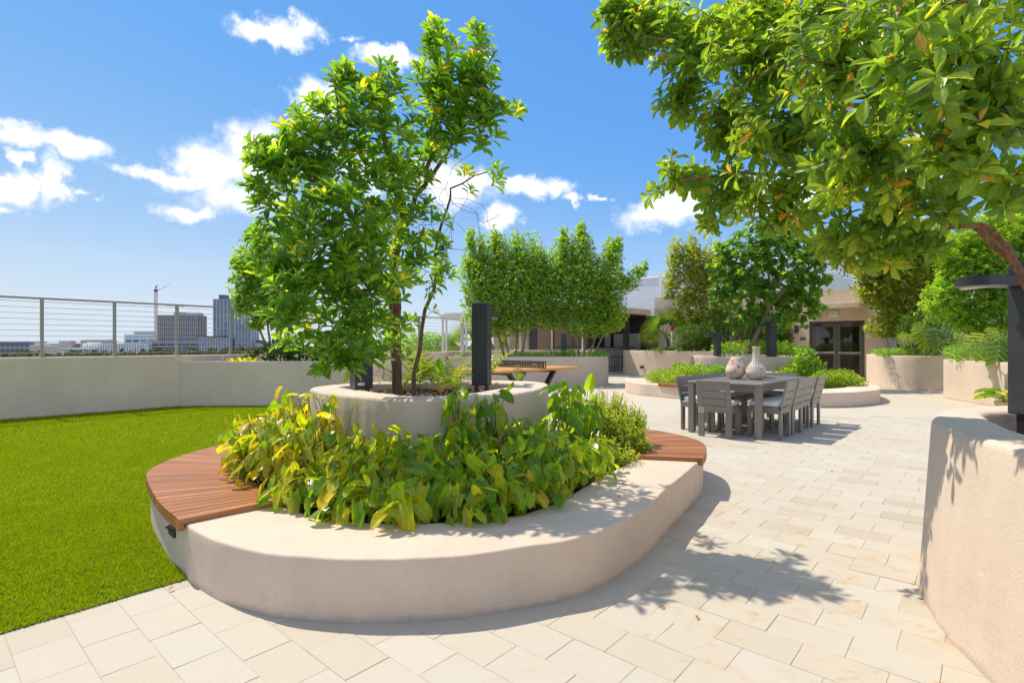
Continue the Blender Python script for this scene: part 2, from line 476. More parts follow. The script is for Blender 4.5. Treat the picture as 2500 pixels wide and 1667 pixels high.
# glass
m, t, b = new_mat('glass')
b.inputs['Base Color'].default_value = (0.55, 0.58, 0.58, 1)
b.inputs['Roughness'].default_value = 0.02
b.inputs['Transmission Weight'].default_value = 1.0
b.inputs['IOR'].default_value = 1.45
m, t, b = new_mat('tower_glass')
g = t.add('ShaderNodeNewGeometry').outputs['Position']
vo = t.add('ShaderNodeTexVoronoi', ins={'Vector': t.vmath('MULTIPLY', g, (0.2, 0.2, 0.28)), 'Scale': 1.0})
t.put(b.inputs['Base Color'], t.ramp(t.add('ShaderNodeSeparateColor', ins={0: vo.outputs['Color']}).outputs[0],
      [(0, (0.10, 0.13, 0.19)), (0.6, (0.15, 0.185, 0.25)), (1, (0.22, 0.26, 0.33))]))
b.inputs['Roughness'].default_value = 0.2
plain('window_dark', (0.14, 0.16, 0.21), 0.25)
plain('city_white', (0.80, 0.80, 0.80), 0.8)
plain('city_cream', (0.72, 0.65, 0.55), 0.8)
plain('city_tan', (0.46, 0.38, 0.30), 0.8)
plain('city_grey', (0.40, 0.40, 0.41), 0.8)
plain('city_concrete', (0.50, 0.46, 0.43), 0.85, var=0.15, nscale=0.2)
plain('city_mullion', (0.70, 0.73, 0.78), 0.6)
plain('city_dark', (0.11, 0.11, 0.12), 0.7)
plain('city_teal', (0.10, 0.32, 0.36), 0.5)
plain('crane_paint', (0.62, 0.50, 0.42), 0.6)
plain('city_ground', (0.13, 0.14, 0.10), 0.95, var=0.3, nscale=0.05)
plain('deck_slab', (0.34, 0.31, 0.27), 0.9)


# ------------------------------------------------------------------ objects
def tag(o, label=None, cat=None, group=None, kind=None):
    if label:
        o['label'] = label
    if cat:
        o['category'] = cat
    if group:
        o['group'] = group
    if kind:
        o['kind'] = kind
    return o


def thing(name, label, cat, loc=(0, 0, 0), rz=0.0, group=None):
    o = bpy.data.objects.new(name, None)
    o.empty_display_size = 0.1
    o.location = loc
    o.rotation_euler = (0, 0, rz)
    COL.objects.link(o)
    return tag(o, label, cat, group)


def children_of(o):
    return [c for c in COL.objects if c.parent == o]


def copy_thing(src, loc, rz, label=None, group=None):
    kids = {}
    for c in COL.objects:
        if c.parent:
            kids.setdefault(c.parent.name, []).append(c)

    def rec(o, parent):
        n = o.copy()
        COL.objects.link(n)
        n.parent = parent
        for k in kids.get(o.name, []):
            rec(k, n)
        return n
    r = rec(src, None)
    r.location = loc
    r.rotation_euler = (0, 0, rz)
    if label:
        r['label'] = label
    if group:
        r['group'] = group
    return r


def obj(name, me, mat, parent=None, loc=None, local=False):
    """link a mesh; a mesh given in world coordinates is moved into its thing's frame"""
    if isinstance(me, MB):
        me = me.mesh(name)
    if mat is not None:
        if len(me.materials) == 0:
            me.materials.append(MATS[mat])
    o = bpy.data.objects.new(name, me)
    COL.objects.link(o)
    if parent is not None:
        o.parent = parent
        if not local:
            p, off = parent, Vector((0, 0, 0))
            while p is not None:
                off += Vector(p.location)
                p = p.parent
            me.transform(Matrix.Translation(-off))
    if loc is not None:
        o.location = loc
    return o


def np_mesh(name, V, Fc, var=None, uv=None, smooth=True):
    """mesh from numpy arrays; all faces have the same number of corners"""
    V = np.asarray(V, dtype=np.float32)
    Fc = np.asarray(Fc, dtype=np.int32)
    me = bpy.data.meshes.new(name)
    k = Fc.shape[1]
    me.vertices.add(len(V))
    me.vertices.foreach_set('co', V.ravel())
    me.loops.add(Fc.size)
    me.loops.foreach_set('vertex_index', Fc.ravel())
    me.polygons.add(len(Fc))
    me.polygons.foreach_set('loop_start', np.arange(0, Fc.size, k, dtype=np.int32))
    me.polygons.foreach_set('use_smooth', np.full(len(Fc), smooth, dtype=bool))
    me.update(calc_edges=True)
    if var is not None:
        a = me.attributes.new('var', 'FLOAT', 'POINT')
        a.data.foreach_set('value', np.asarray(var, dtype=np.float32))
    if uv is not None:
        l = me.uv_layers.new(name='UVMap')
        l.data.foreach_set('uv', np.asarray(uv, dtype=np.float32)[Fc.ravel()].ravel())
    return me


class MB:
    """collects simple solids into one mesh"""
    def __init__(s):
        s.v, s.f, s.sm = [], [], []

    def add(s, vs, fs, smooth=False, M=None):
        o = len(s.v)
        for p in vs:
            s.v.append(tuple(M @ Vector(p)) if M is not None else tuple(p))
        for f in fs:
            s.f.append(tuple(i + o for i in f))
            s.sm.append(smooth)
        return s

    def box(s, c, d, M=None, rz=0.0):
        x, y, z = d[0] / 2, d[1] / 2, d[2] / 2
        m = Matrix.Translation(Vector(c)) @ Matrix.Rotation(rz, 4, 'Z')
        if M is not None:
            m = M @ m
        vs = [(-x, -y, -z), (x, -y, -z), (x, y, -z), (-x, y, -z), (-x, -y, z), (x, -y, z), (x, y, z), (-x, y, z)]
        return s.add(vs, [(0, 3, 2, 1), (4, 5, 6, 7), (0, 1, 5, 4), (1, 2, 6, 5), (2, 3, 7, 6), (3, 0, 4, 7)], False, m)

    def bbox(s, c, d, bev=0.006, M=None, rz=0.0, seg=1):
        """box with softened edges"""
        bm = bmesh.new()
        bmesh.ops.create_cube(bm, size=1.0)
        bmesh.ops.scale(bm, vec=d, verts=bm.verts)
        bmesh.ops.bevel(bm, geom=list(bm.edges), offset=bev, segments=seg, affect='EDGES', profile=0.5)
        m = Matrix.Translation(Vector(c)) @ Matrix.Rotation(rz, 4, 'Z')
        if M is not None:
            m = M @ m
        bm.verts.index_update()
        vs = [v.co.copy() for v in bm.verts]
        fs = [[v.index for v in f.verts] for f in bm.faces]
        bm.free()
        return s.add(vs, fs, seg > 1, m)

    def tube(s, pts, r, n=8, cap=True):
        pts = [Vector(p) for p in pts]
        if not hasattr(r, '__len__'):
            r = [r] * len(pts)
        rings = []
        prev = None
        for i, p in enumerate(pts):
            d = (pts[min(i + 1, len(pts) - 1)] - pts[max(i - 1, 0)])
            if d.length < 1e-9:
                d = Vector((0, 0, 1))
            d.normalize()
            if prev is None:
                a = d.orthogonal().normalized()
            else:
                a = prev - d * prev.dot(d)
                a = a.normalized() if a.length > 1e-6 else d.orthogonal().normalized()
            prev = a
            bb = d.cross(a)
            rings.append([p + (a * math.cos(q) + bb * math.sin(q)) * r[i] for q in [2 * math.pi * k / n for k in range(n)]])
        vs = [p for ring in rings for p in ring]
        fs = []
        for i in range(len(rings) - 1):
            for k in range(n):
                fs.append((i * n + k, i * n + (k + 1) % n, (i + 1) * n + (k + 1) % n, (i + 1) * n + k))
        s.add(vs, fs, True)
        if cap:
            o = len(vs)
            s.add(rings[0], [tuple(reversed(range(n)))])
            s.add(rings[-1], [tuple(range(n))])
        return s

    def lathe(s, prof, n=32, c=(0, 0, 0), wob=0.0):
        vs, fs = [], []
        for i, (r, z) in enumerate(prof):
            for k in range(n):
                a = 2 * math.pi * k / n
                rr = r * (1 + wob * math.sin(3 * a + z * 9))
                vs.append((c[0] + rr * math.cos(a), c[1] + rr * math.sin(a), c[2] + z))
        for i in range(len(prof) - 1):
            for k in range(n):
                fs.append((i * n + k, i * n + (k + 1) % n, (i + 1) * n + (k + 1) % n, (i + 1) * n + k))
        return s.add(vs, fs, True)

    def prism(s, poly, z0, z1):
        n = len(poly)
        vs = [(x, y, z0) for x, y in poly] + [(x, y, z1) for x, y in poly]
        fs = [tuple(reversed(range(n))), tuple(range(n, 2 * n))]
        for i in range(n):
            j = (i + 1) % n
            fs.append((i, j, n + j, n + i))
        return s.add(vs, fs)

    def mesh(s, name):
        me = bpy.data.meshes.new(name)
        me.from_pydata(s.v, [], s.f)
        me.polygons.foreach_set('use_smooth', s.sm)
        me.update()
        return me


def spline(pts, n, closed=True):
    """evenly spaced points on a smooth curve through pts"""
    P = np.array(pts, dtype=float)
    m = len(P)
    out = []
    rngi = range(m) if closed else range(m - 1)
    for i in rngi:
        p0 = P[(i - 1) % m] if closed or i > 0 else P[i]
        p1, p2 = P[i], P[(i + 1) % m]
        p3 = P[(i + 2) % m] if closed or i + 2 < m else P[(i + 1) % m]
        for tt in np.linspace(0, 1, 16, endpoint=False):
            t2, t3 = tt * tt, tt ** 3
            out.append(0.5 * ((2 * p1) + (p2 - p0) * tt + (2 * p0 - 5 * p1 + 4 * p2 - p3) * t2 + (3 * p1 - p0 - 3 * p2 + p3) * t3))
    if not closed:
        out.append(P[-1])
    out = np.array(out)
    if closed:
        for _ in range(3):
            out = (np.roll(out, 1, 0) + 2 * out + np.roll(out, -1, 0)) / 4
    q = np.vstack([out, out[:1]]) if closed else out
    d = np.concatenate([[0], np.cumsum(np.linalg.norm(np.diff(q, axis=0), axis=1))])
    tt = np.linspace(0, d[-1], n, endpoint=not closed)
    return np.stack([np.interp(tt, d, q[:, k]) for k in range(P.shape[1])], 1)


def polar(contour, c, angs):
    """distance from c to a star-shaped contour at given angles"""
    d = contour - np.array(c)
    a = np.arctan2(d[:, 1], d[:, 0])
    r = np.linalg.norm(d, axis=1)
    o = np.argsort(a)
    a, r = a[o], r[o]
    a = np.concatenate([a - 2 * np.pi, a, a + 2 * np.pi])
    r = np.concatenate([r, r, r])
    return np.interp(angs, a, r)


def ring_wall(outer, inner, c, z0, z1, zi, bev=0.02, n=160, batter=0.0):
    """planter wall: outer face, softened top edges, inner face down to the soil"""
    ang = np.linspace(-np.pi, np.pi, n, endpoint=False)
    ro, ri = polar(outer, c, ang), polar(inner, c, ang)
    q0 = random.uniform(0, 6)                       # hand-floated faces are never quite true
    ro = ro + .0035 * np.sin(7 * ang + q0) + .0025 * np.sin(17 * ang + 2 * q0) + .0015 * np.sin(41 * ang + q0)
    ri = ri + .004 * np.sin(9 * ang + 3 * q0) + .002 * np.sin(23 * ang)
    wz = .0010 * np.sin(11 * ang + q0) + .0008 * np.sin(29 * ang + 1.7 * q0) + .0006 * np.sin(53 * ang)
    dirs = np.stack([np.cos(ang), np.sin(ang)], 1)
    prof = [(ro + batter, np.full(n, z0))]
    for k in range(1, 7):
        tt = k / 7
        prof.append((ro + batter * (1 - tt), np.full(n, z0 + (z1 - bev - z0) * tt)))
    for k in range(5):
        q = math.pi / 2 * k / 4
        prof.append((ro - bev + bev * math.cos(q), np.full(n, z1 - bev + bev * math.sin(q)) + wz))
    prof.append((ro * 0.5 + ri * 0.5, np.full(n, z1 + 0.001) + wz * .6))
    for k in range(5):
        q = math.pi / 2 * (1 - k / 4)
        prof.append((ri + bev - bev * math.cos(q), np.full(n, z1 - bev + bev * math.sin(q)) + wz))
    prof.append((ri, np.full(n, zi)))
    V = []
    for r, z in prof:
        V.append(np.column_stack([c[0] + dirs[:, 0] * r, c[1] + dirs[:, 1] * r, z]))
    V = np.vstack(V)
    F = []
    for i in range(len(prof) - 1):
        for k in range(n):
            kk = (k + 1) % n
            F.append((i * n + k, i * n + kk, (i + 1) * n + kk, (i + 1) * n + k))
    return np_mesh('wall', V, F)


def fill(contour, z, bumpy=0.0, rings=8, c=None, n=96):
    """a sheet inside a contour"""
    c = contour.mean(0) if c is None else np.array(c)
    ang = np.linspace(-np.pi, np.pi, n, endpoint=False)
    ro = polar(contour, c, ang)
    V = [(c[0], c[1], z)]
    for i in range(1, rings + 1):
        for k in range(n):
            h = z + (random.uniform(-bumpy, bumpy) if i < rings else 0)
            V.append((c[0] + math.cos(ang[k]) * ro[k] * i / rings, c[1] + math.sin(ang[k]) * ro[k] * i / rings, h))
    me = bpy.data.meshes.new('sheet')
    F = []
    for k in range(n):
        F.append((0, 1 + k, 1 + (k + 1) % n))
    for i in range(rings - 1):
        a, bb = 1 + i * n, 1 + (i + 1) * n
        for k in range(n):
            F.append((a + k, bb + k, bb + (k + 1) % n, a + (k + 1) % n))
    me.from_pydata(V, [], F)
    me.update()
    return me


def inside(contour, x, y):
    c = contour[::4] if len(contour) > 120 else contour
    n = len(c)
    r = np.zeros(np.shape(x), bool)
    j = n - 1
    for i in range(n):
        xi, yi, xj, yj = c[i][0], c[i][1], c[j][0], c[j][1]
        if yi != yj:
            r ^= ((yi > y) != (yj > y)) & (x < (xj - xi) * (y - yi) / (yj - yi) + xi)
        j = i
    return r

# ================================================================== SETTING
# city ground, far below the terrace
GZ = -16.0
mb = MB()
mb.add([(-5000, -5000, GZ), (5000, -5000, GZ), (5000, 5000, GZ), (-5000, 5000, GZ)], [(0, 1, 2, 3)])
tag(obj('ground', mb, 'city_ground'), kind='structure')
mb = MB()
mb.prism([(-14.0, -4.0), (16.5, -4.0), (24.0, 12.0), (20.0, 36.0), (-6.0, 36.0), (-7.4, 12.2)], GZ, -0.05)
tag(obj('roof_deck', mb, 'deck_slab'), kind='structure')
mb = MB()
mb.add([(-13.5, -3.5, -.0026), (16.0, -3.5, -.0026), (23.0, 12.0, -.0026), (19.5, 35.0, -.0026), (-5.0, 35.0, -.0026), (-7.2, 12.0, -.0026)], [(0, 1, 2, 3, 4, 5)])
pavement = tag(obj('pavement', mb, 'bedding'), kind='structure')

# ------------------------------------------------------------------ contours
C_C = (-0.55, 4.75)
BENCH_OUT = spline([(-2.665, 3.971), (-2.499, 3.733), (-2.249, 3.425), (-2.022, 3.165), (-1.804, 2.95), (-1.709, 2.85), (-1.535, 2.715), (-1.37, 2.62),
    (-1.22, 2.55), (-1.05, 2.49), (-.81, 2.449), (-.57, 2.445), (-.258, 2.48), (-.09, 2.53), (.1, 2.605), (.3, 2.69), (.48, 2.83), (.77, 3.18),
    (1.05, 3.64), (1.378, 4.17), (1.62, 4.6), (1.755, 4.95), (1.80, 5.25), (1.72, 5.58), (1.53, 5.9), (1.1, 6.25), (.5, 6.48), (-.2, 6.56),
    (-.9, 6.56), (-1.6, 6.38), (-2.2, 5.98), (-2.6, 5.37), (-2.75, 4.85), (-2.775, 4.45), (-2.74, 4.2)], 400)
BENCH_IN = spline([(-1.397, 3.27), (-1.24, 3.123), (-1.089, 3.036), (-.957, 2.984), (-.794, 2.943), (-.567, 2.931), (-.307, 2.959), (-.145, 3.0),
    (.039, 3.073), (.205, 3.228), (.349, 3.433), (.522, 3.735), (.72, 4.046), (.928, 4.394), (1.056, 4.6), (1.20, 5.0), (1.25, 5.4), (1.1, 5.8),
    (.7, 6.08), (.2, 6.2), (-.4, 6.24), (-.9, 6.24), (-1.5, 6.05), (-2.0, 5.6), (-2.23, 5.0), (-2.25, 4.6), (-2.17, 4.25), (-1.98, 3.88), (-1.6, 3.48)], 400)
RAISED_OUT = spline([(-1.91, 5.1), (-1.75, 4.8), (-1.57, 4.57), (-1.2, 4.27), (-1.01, 4.13), (-.785, 4.02), (-.59, 4.01), (-.317, 4.14), (-.147, 4.29),
    (.135, 4.69), (.33, 5.25), (.375, 5.68), (.285, 5.93), (.06, 6.11), (-.25, 6.17), (-.8, 6.17), (-1.2, 6.05), (-1.6, 5.84), (-1.86, 5.45)], 300)
RAISED_IN = spline([(-1.69, 5.25), (-1.455, 4.93), (-1.07, 4.54), (-.89, 4.37), (-.72, 4.30), (-.55, 4.32), (-.38, 4.48), (-.2, 4.86), (0, 5.25), (.12, 5.55),
    (.02, 5.72), (-.23, 5.79), (-.8, 5.82), (-1.2, 5.74), (-1.52, 5.6)], 300)
C_R = (-0.72, 5.0)
T0 = Vector((-1.752, 2.909, 0))
TURF = [tuple((T0 - U * 6.0)[:2]), (-14.2, 2.0), (-8.58 - .66 * 4, 8.99 - .751 * 4), (-6.71, 11.06), (-3.3, 11.06), (-2.0, 11.0), (-1.6, 6.1), (-1.2, 4.0), (-1.3, 3.3), tuple((T0 + U * 0.12)[:2])]

# lawn: base mat and blades
mb = MB()
mb.add([(x, y, 0.004) for x, y in TURF], [tuple(range(len(TURF)))])
tag(obj('lawn', mb, 'turf_base'), kind='structure')
TA = np.array(TURF)


def scatter(n, x0, x1, y0, y1):
    x = rng.uniform(x0, x1, n)
    y = rng.uniform(y0, y1, n)
    k = inside(TA, x, y) & ~inside(BENCH_OUT, x, y) & (y > -0.8 * x - 2.4) & (np.abs(x) < y * 0.98 + .35)
    return x[k], y[k]


bx, by, bs = [], [], []
for n, x0, x1, y0, y1, s in ((330000, -5.2, -1.6, 1.2, 4.2, 1.0), (200000, -7.6, -1.6, 4.2, 6.8, 1.35), (190000, -11, -1.5, 6.8, 11.06, 2.0)):
    x, y = scatter(n, x0, x1, y0, y1)
    bx.append(x); by.append(y); bs.append(np.full(len(x), s))
bx, by, bs = map(np.concatenate, (bx, by, bs))
n = len(bx)
th = rng.uniform(0, 2 * np.pi, n)
hgt = rng.uniform(.016, .030, n) * (0.75 + .25 * bs)
wid = rng.uniform(.0024, .0038, n) * bs
ln = rng.uniform(.002, .016, n)
la = rng.uniform(0, 2 * np.pi, n)
# the pile leans a little towards the seat
V = np.zeros((n, 3, 3))
V[:, 0] = np.column_stack([bx - np.cos(th) * wid, by - np.sin(th) * wid, np.full(n, .003)])
V[:, 1] = np.column_stack([bx + np.cos(th) * wid, by + np.sin(th) * wid, np.full(n, .003)])
V[:, 2] = np.column_stack([bx + np.cos(la) * ln + .005, by + np.sin(la) * ln - .003, hgt])
clump = 0.5 + 0.28 * np.sin(bx * 9.1 + np.sin(by * 7.3) * 2) * np.sin(by * 8.7 + 1)
vv = np.clip(rng.normal(0.42, .22, n) + (clump - .5) * .25, 0.0, .99)
uvs = np.tile(np.array([[.2, 0], [.2, 0], [.2, 1]]), (n, 1))
me = np_mesh('grass', V.reshape(-1, 3), np.arange(3 * n).reshape(-1, 3), np.repeat(vv, 3), uvs, smooth=False)
tag(obj('grass', me, 'turf_blade'), kind='stuff')

# paving stones laid in courses
PW, PL, GAP, PT = 0.203, 0.302, 0.0018, 0.03
proto_stone = MB().bbox((0, 0, -PT / 2), (PW - GAP, PL - GAP, PT), 0.0012).mesh('paving_stone')
proto_stone.materials.append(MATS['paver'])
proto_rib = proto_stone.copy()
proto_rib.materials.clear()
proto_rib.materials.append(MATS['paver_ribbed'])
psv = np.array([v.co for v in proto_stone.vertices])
psf = [tuple(p.vertices) for p in proto_stone.polygons]
rzP = math.atan2(U.y, U.x)
cells = []
base = G(221, 1614.5)
for i in range(-50, 70):
    for j in range(-50, 60):
        c = Vector((base[0], base[1], 0)) + U * (PW * (i + .5)) + Vd * (PL * (j + .5 * (i % 2) + (0.11 if i % 5 == 3 else 0)))
        if c.y < 1.45 or c.y > 9.6 or abs(c.x) > c.y * 1.02 + .5:
            continue
        cells.append((c.x, c.y, i, j))
ca = np.array([(c[0], c[1]) for c in cells])
ok = ~(inside(TA, ca[:, 0] + .10 * U.y, ca[:, 1] - .10 * U.x) & inside(TA, ca[:, 0], ca[:, 1] ))
shr = BENCH_OUT * 1.0
cin = np.array(C_C)
ok &= ~inside(cin + (BENCH_OUT - cin) * 0.88, ca[:, 0], ca[:, 1])
cells = [c for c, k in zip(cells, ok) if k]
cells.sort(key=lambda c: math.hypot(c[0], c[1]))
near_n = 0
stuffV, stuffF, stuffA = [], [], []
for (x, y, i, j) in cells:
    rz = rzP + random.gauss(0, .004)
    z = random.gauss(0, .0006)
    tx, ty = random.gauss(0, .0025), random.gauss(0, .0025)
    M = Matrix.Translation((x, y, z)) @ Matrix.Rotation(rz, 4, 'Z') @ Matrix.Rotation(tx, 4, 'X') @ Matrix.Rotation(ty, 4, 'Y')
    in_view = y > 1.9
    if in_view and near_n < 300:
        dl = (x - T0.x) * U.y - (y - T0.y) * U.x
        rib = (-.02 < dl < .16 and j % 3 != 1 and i % 2 == 0) or math.hypot(x + .75, y - 2.38) < .13
        o = bpy.data.objects.new('paving_stone', proto_rib if rib else proto_stone)
        COL.objects.link(o)
        o.parent = pavement
        o.matrix_local = M
        near_n += 1
    else:
        k = len(stuffV) * len(psv)
        stuffV.append((psv @ np.array(M.to_3x3()).T) + np.array([x, y, z]))
        stuffF += [tuple(q + k for q in f) for f in psf]
        stuffA += [random.random()] * len(psv)
me = bpy.data.meshes.new('paving_stones')
me.from_pydata(np.vstack(stuffV).tolist(), [], stuffF)
a = me.attributes.new('var', 'FLOAT', 'POINT')
a.data.foreach_set('value', np.array(stuffA, dtype=np.float32))
tag(obj('paving_stone_courses', me, 'paver', pavement), kind='stuff')

# ------------------------------------------------------------------ central planter with seat
HB, HR = 0.295, 0.86
planter = thing('planter_bench', 'large oval planter with cream seat wall, two slatted timber seats and raised rim', 'planter', (C_C[0], C_C[1], 0))
obj('seat_wall', ring_wall(BENCH_OUT, BENCH_IN, C_C, 0.0, HB, 0.15, 0.014, 260), 'stucco', planter)
obj('raised_wall', ring_wall(RAISED_OUT, RAISED_IN, C_R, 0.15, HR, 0.70, 0.03, 220), 'stucco', planter)
obj('soil', fill(BENCH_IN, 0.235, 0.014, 16, C_C), 'mulch', planter)
obj('raised_soil', fill(RAISED_IN, 0.775, 0.014, 10, C_R), 'mulch', planter)


def chips(name, contour, z, n, parent, avoid=None, s=1.0, c=None):
    x = rng.uniform(contour[:, 0].min(), contour[:, 0].max(), n * 3)
    y = rng.uniform(contour[:, 1].min(), contour[:, 1].max(), n * 3)
    k = inside(contour, x, y)
    if avoid is not None:
        k &= ~inside(avoid, x, y)
    x, y = x[k][:n], y[k][:n]
    m = len(x)
    Ls = rng.uniform(.012, .035, m) * s
    Ws = rng.uniform(.005, .012, m) * s
    a = rng.uniform(0, 2 * np.pi, m)
    tl = rng.uniform(-.5, .5, m)
    d = np.column_stack([np.cos(a) * np.cos(tl), np.sin(a) * np.cos(tl), np.sin(tl)])
    e = np.column_stack([-np.sin(a), np.cos(a), rng.uniform(-.4, .4, m)])
    P = np.column_stack([x, y, z + rng.uniform(0, .018, m)])
    Vq = np.stack([P - d * Ls[:, None] - e * Ws[:, None], P + d * Ls[:, None] - e * Ws[:, None] * .6, P + d * Ls[:, None] + e * Ws[:, None], P - d * Ls[:, None] * .8 + e * Ws[:, None]], 1)
    me = np_mesh(name, Vq.reshape(-1, 3), np.arange(4 * m).reshape(-1, 4), np.repeat(rng.uniform(0, 1, m), 4), None, False)
    return tag(obj(name, me, 'mulch_chip', parent), kind='stuff')


chips('bark_mulch', RAISED_IN, 0.778, 1500, planter)
chips('bed_mulch', BENCH_IN, 0.240, 2600, planter, RAISED_OUT)


def slat_seat(parent, oa, ia, n, z0, name='slatted_seat', over=0.035, thick=0.034, drop=0.066):
    """timber slats laid across the wall between an outer and an inner edge"""
    seat = bpy.data.objects.new(name, None)
    COL.objects.link(seat)
    seat.parent = parent
    for k in range(n):
        f0, f1 = (k + .05) / n, (k + .95) / n

        def P(A, f):
            q = f * (len(A) - 1)
            i = min(int(q), len(A) - 2)
            return A[i] + (A[i + 1] - A[i]) * (q - i)
        a0, a1, b0, b1 = P(oa, f0), P(oa, f1), P(ia, f0), P(ia, f1)
        d0, d1 = (a0 - b0) / np.linalg.norm(a0 - b0), (a1 - b1) / np.linalg.norm(a1 - b1)
        a0, a1 = a0 + d0 * over, a1 + d1 * over
        b0, b1 = b0 - d0 * .01, b1 - d1 * .01
        m0, m1 = a0 - d0 * 0.026, a1 - d1 * 0.026
        zt, zb = z0 + thick + random.gauss(0, .0004), z0 + 0.001
        zd = z0 + thick - drop
        c = (a0 + a1 + b0 + b1) / 4
        dx = Vector((*(a0 - b0), 0)).normalized()
        Q = Matrix((( dx.x, dx.y, 0), (-dx.y, dx.x, 0), (0, 0, 1)))

        def L(p, z):
            v = Q @ Vector((p[0] - c[0], p[1] - c[1], 0))
            return (v.x, v.y, z - z0)
        vs = [L(b0, zb), L(b1, zb), L(b0, zt), L(b1, zt), L(m0, zb), L(m1, zb), L(m0, zd), L(m1, zd), L(a0, zd), L(a1, zd), L(a0, zt), L(a1, zt)]
        fs = [(0, 1, 3, 2), (2, 3, 11, 10), (10, 11, 9, 8), (8, 9, 7, 6), (6, 7, 5, 4), (4, 5, 1, 0), (0, 2, 10, 8, 6, 4), (1, 5, 7, 9, 11, 3)]
        bm = bmesh.new()
        bv = [bm.verts.new(v) for v in vs]
        for f in fs:
            bm.faces.new([bv[i] for i in f])
        bmesh.ops.recalc_face_normals(bm, faces=bm.faces)
        bmesh.ops.bevel(bm, geom=list(bm.edges), offset=.0018, segments=1, affect='EDGES')
        me = bpy.data.meshes.new('slat')
        bm.to_mesh(me)
        bm.free()
        o = obj('slat', me, 'ipe', seat, local=True)
        o.location = Vector((c[0], c[1], z0)) - Vector(parent.location)
        o.rotation_euler = (0, 0, math.atan2(dx.y, dx.x))
    return seat


def seg(contour, p, q, n, ccw):
    i = int(np.argmin(np.linalg.norm(contour - np.array(p), axis=1)))
    j = int(np.argmin(np.linalg.norm(contour - np.array(q), axis=1)))
    m = len(contour)
    step = 1 if ccw else -1
    out = [contour[i]]
    while i != j:
        i = (i + step) % m
        out.append(contour[i])
    out = np.array(out)
    d = np.concatenate([[0], np.cumsum(np.linalg.norm(np.diff(out, axis=0), axis=1))])
    tt = np.linspace(0, d[-1], n)
    return np.stack([np.interp(tt, d, out[:, k]) for k in range(2)], 1)


def orient(contour):
    x, y = contour[:, 0], contour[:, 1]
    return np.sum(x * np.roll(y, -1) - y * np.roll(x, -1)) > 0


OC, IC = orient(BENCH_OUT), orient(BENCH_IN)
# left seat runs clockwise from the front corner round the left end
slat_seat(planter, seg(BENCH_OUT, (-1.775, 2.92), (-2.30, 5.85), 80, not OC), seg(BENCH_IN, (-1.397, 3.28), (-2.10, 5.40), 80, not IC), 40, HB)
slat_seat(planter, seg(BENCH_OUT, (1.55, 4.47), (1.25, 6.15), 80, OC), seg(BENCH_IN, (1.05, 4.57), (.98, 5.90), 80, IC), 25, HB)

# step light under the left seat
nl = Vector((-2.02 + .02, 3.165, 0))
sl = thing('step_light', 'small dark step light recessed in the seat wall under the left slatted seat', 'light', (-1.960, 3.093, 0.195), R(-44.6))
mb = MB().bbox((0, 0.0, 0), (.115, .016, .052), .003)
obj('housing', mb, 'post_metal', sl, local=True)
mb = MB().bbox((0, -.010, .018), (.105, .03, .006), .002)
mb.bbox((0, -.004, -.006), (.085, .006, .02), .001)
obj('hood', mb, 'black_metal', sl, local=True)
# conduit loop on the raised wall
mb = MB()
pc = Vector((-1.58, 4.56, 0))
nrm = Vector((-.62, -.78, 0))
tan = Vector((.78, -.62, 0))
pts = []
for k in range(19):
    a = math.pi * k / 18
    pts.append(pc + nrm * .028 + tan * (-.022 * math.cos(a) + .0) + Vector((0, 0, .64 + .03 * math.sin(a) + .0)))
pts = [pts[0] - Vector((0, 0, .20))] + pts + [pts[-1] - Vector((0, 0, .11))]
mb.tube(pts, [.008 + .0012 * (i % 2) for i in range(len(pts))], 8)
tag(obj('conduit', mb, 'conduit'), 'small looped grey conduit on the raised rim of the oval planter', 'conduit')

# spot lights in the bed
def uplight(x, y, z, lean, az_, label):
    o = thing('spot_light', label, 'light', (x, y, z), az_, 'black spot lights in the planting bed')
    M = Matrix.Rotation(lean, 4, 'Y')
    mb = MB()
    mb.lathe([(.0, 0), (.0225, .001), (.026, .01), (.026, .085), (.024, .088), (.024, .093), (.0285, .095), (.0285, .175), (.026, .178), (.0, .172)], 24)
    mb.v = [tuple(M @ Vector(p)) for p in mb.v]
    obj('barrel', mb, 'post_metal', o, local=True)
    mb = MB().tube([(0, 0, -.10), (0, 0, .02)], .008, 8)
    obj('stake', mb, 'black_metal', o, local=True)


uplight(-1.205, 3.20, .265, R(18), R(15), 'short black spot light beside the left slatted seat, tilted to the right')
uplight(-.62, 3.12, .25, R(35), R(160), 'black spot light half hidden under leaves at the front edge of the bed')


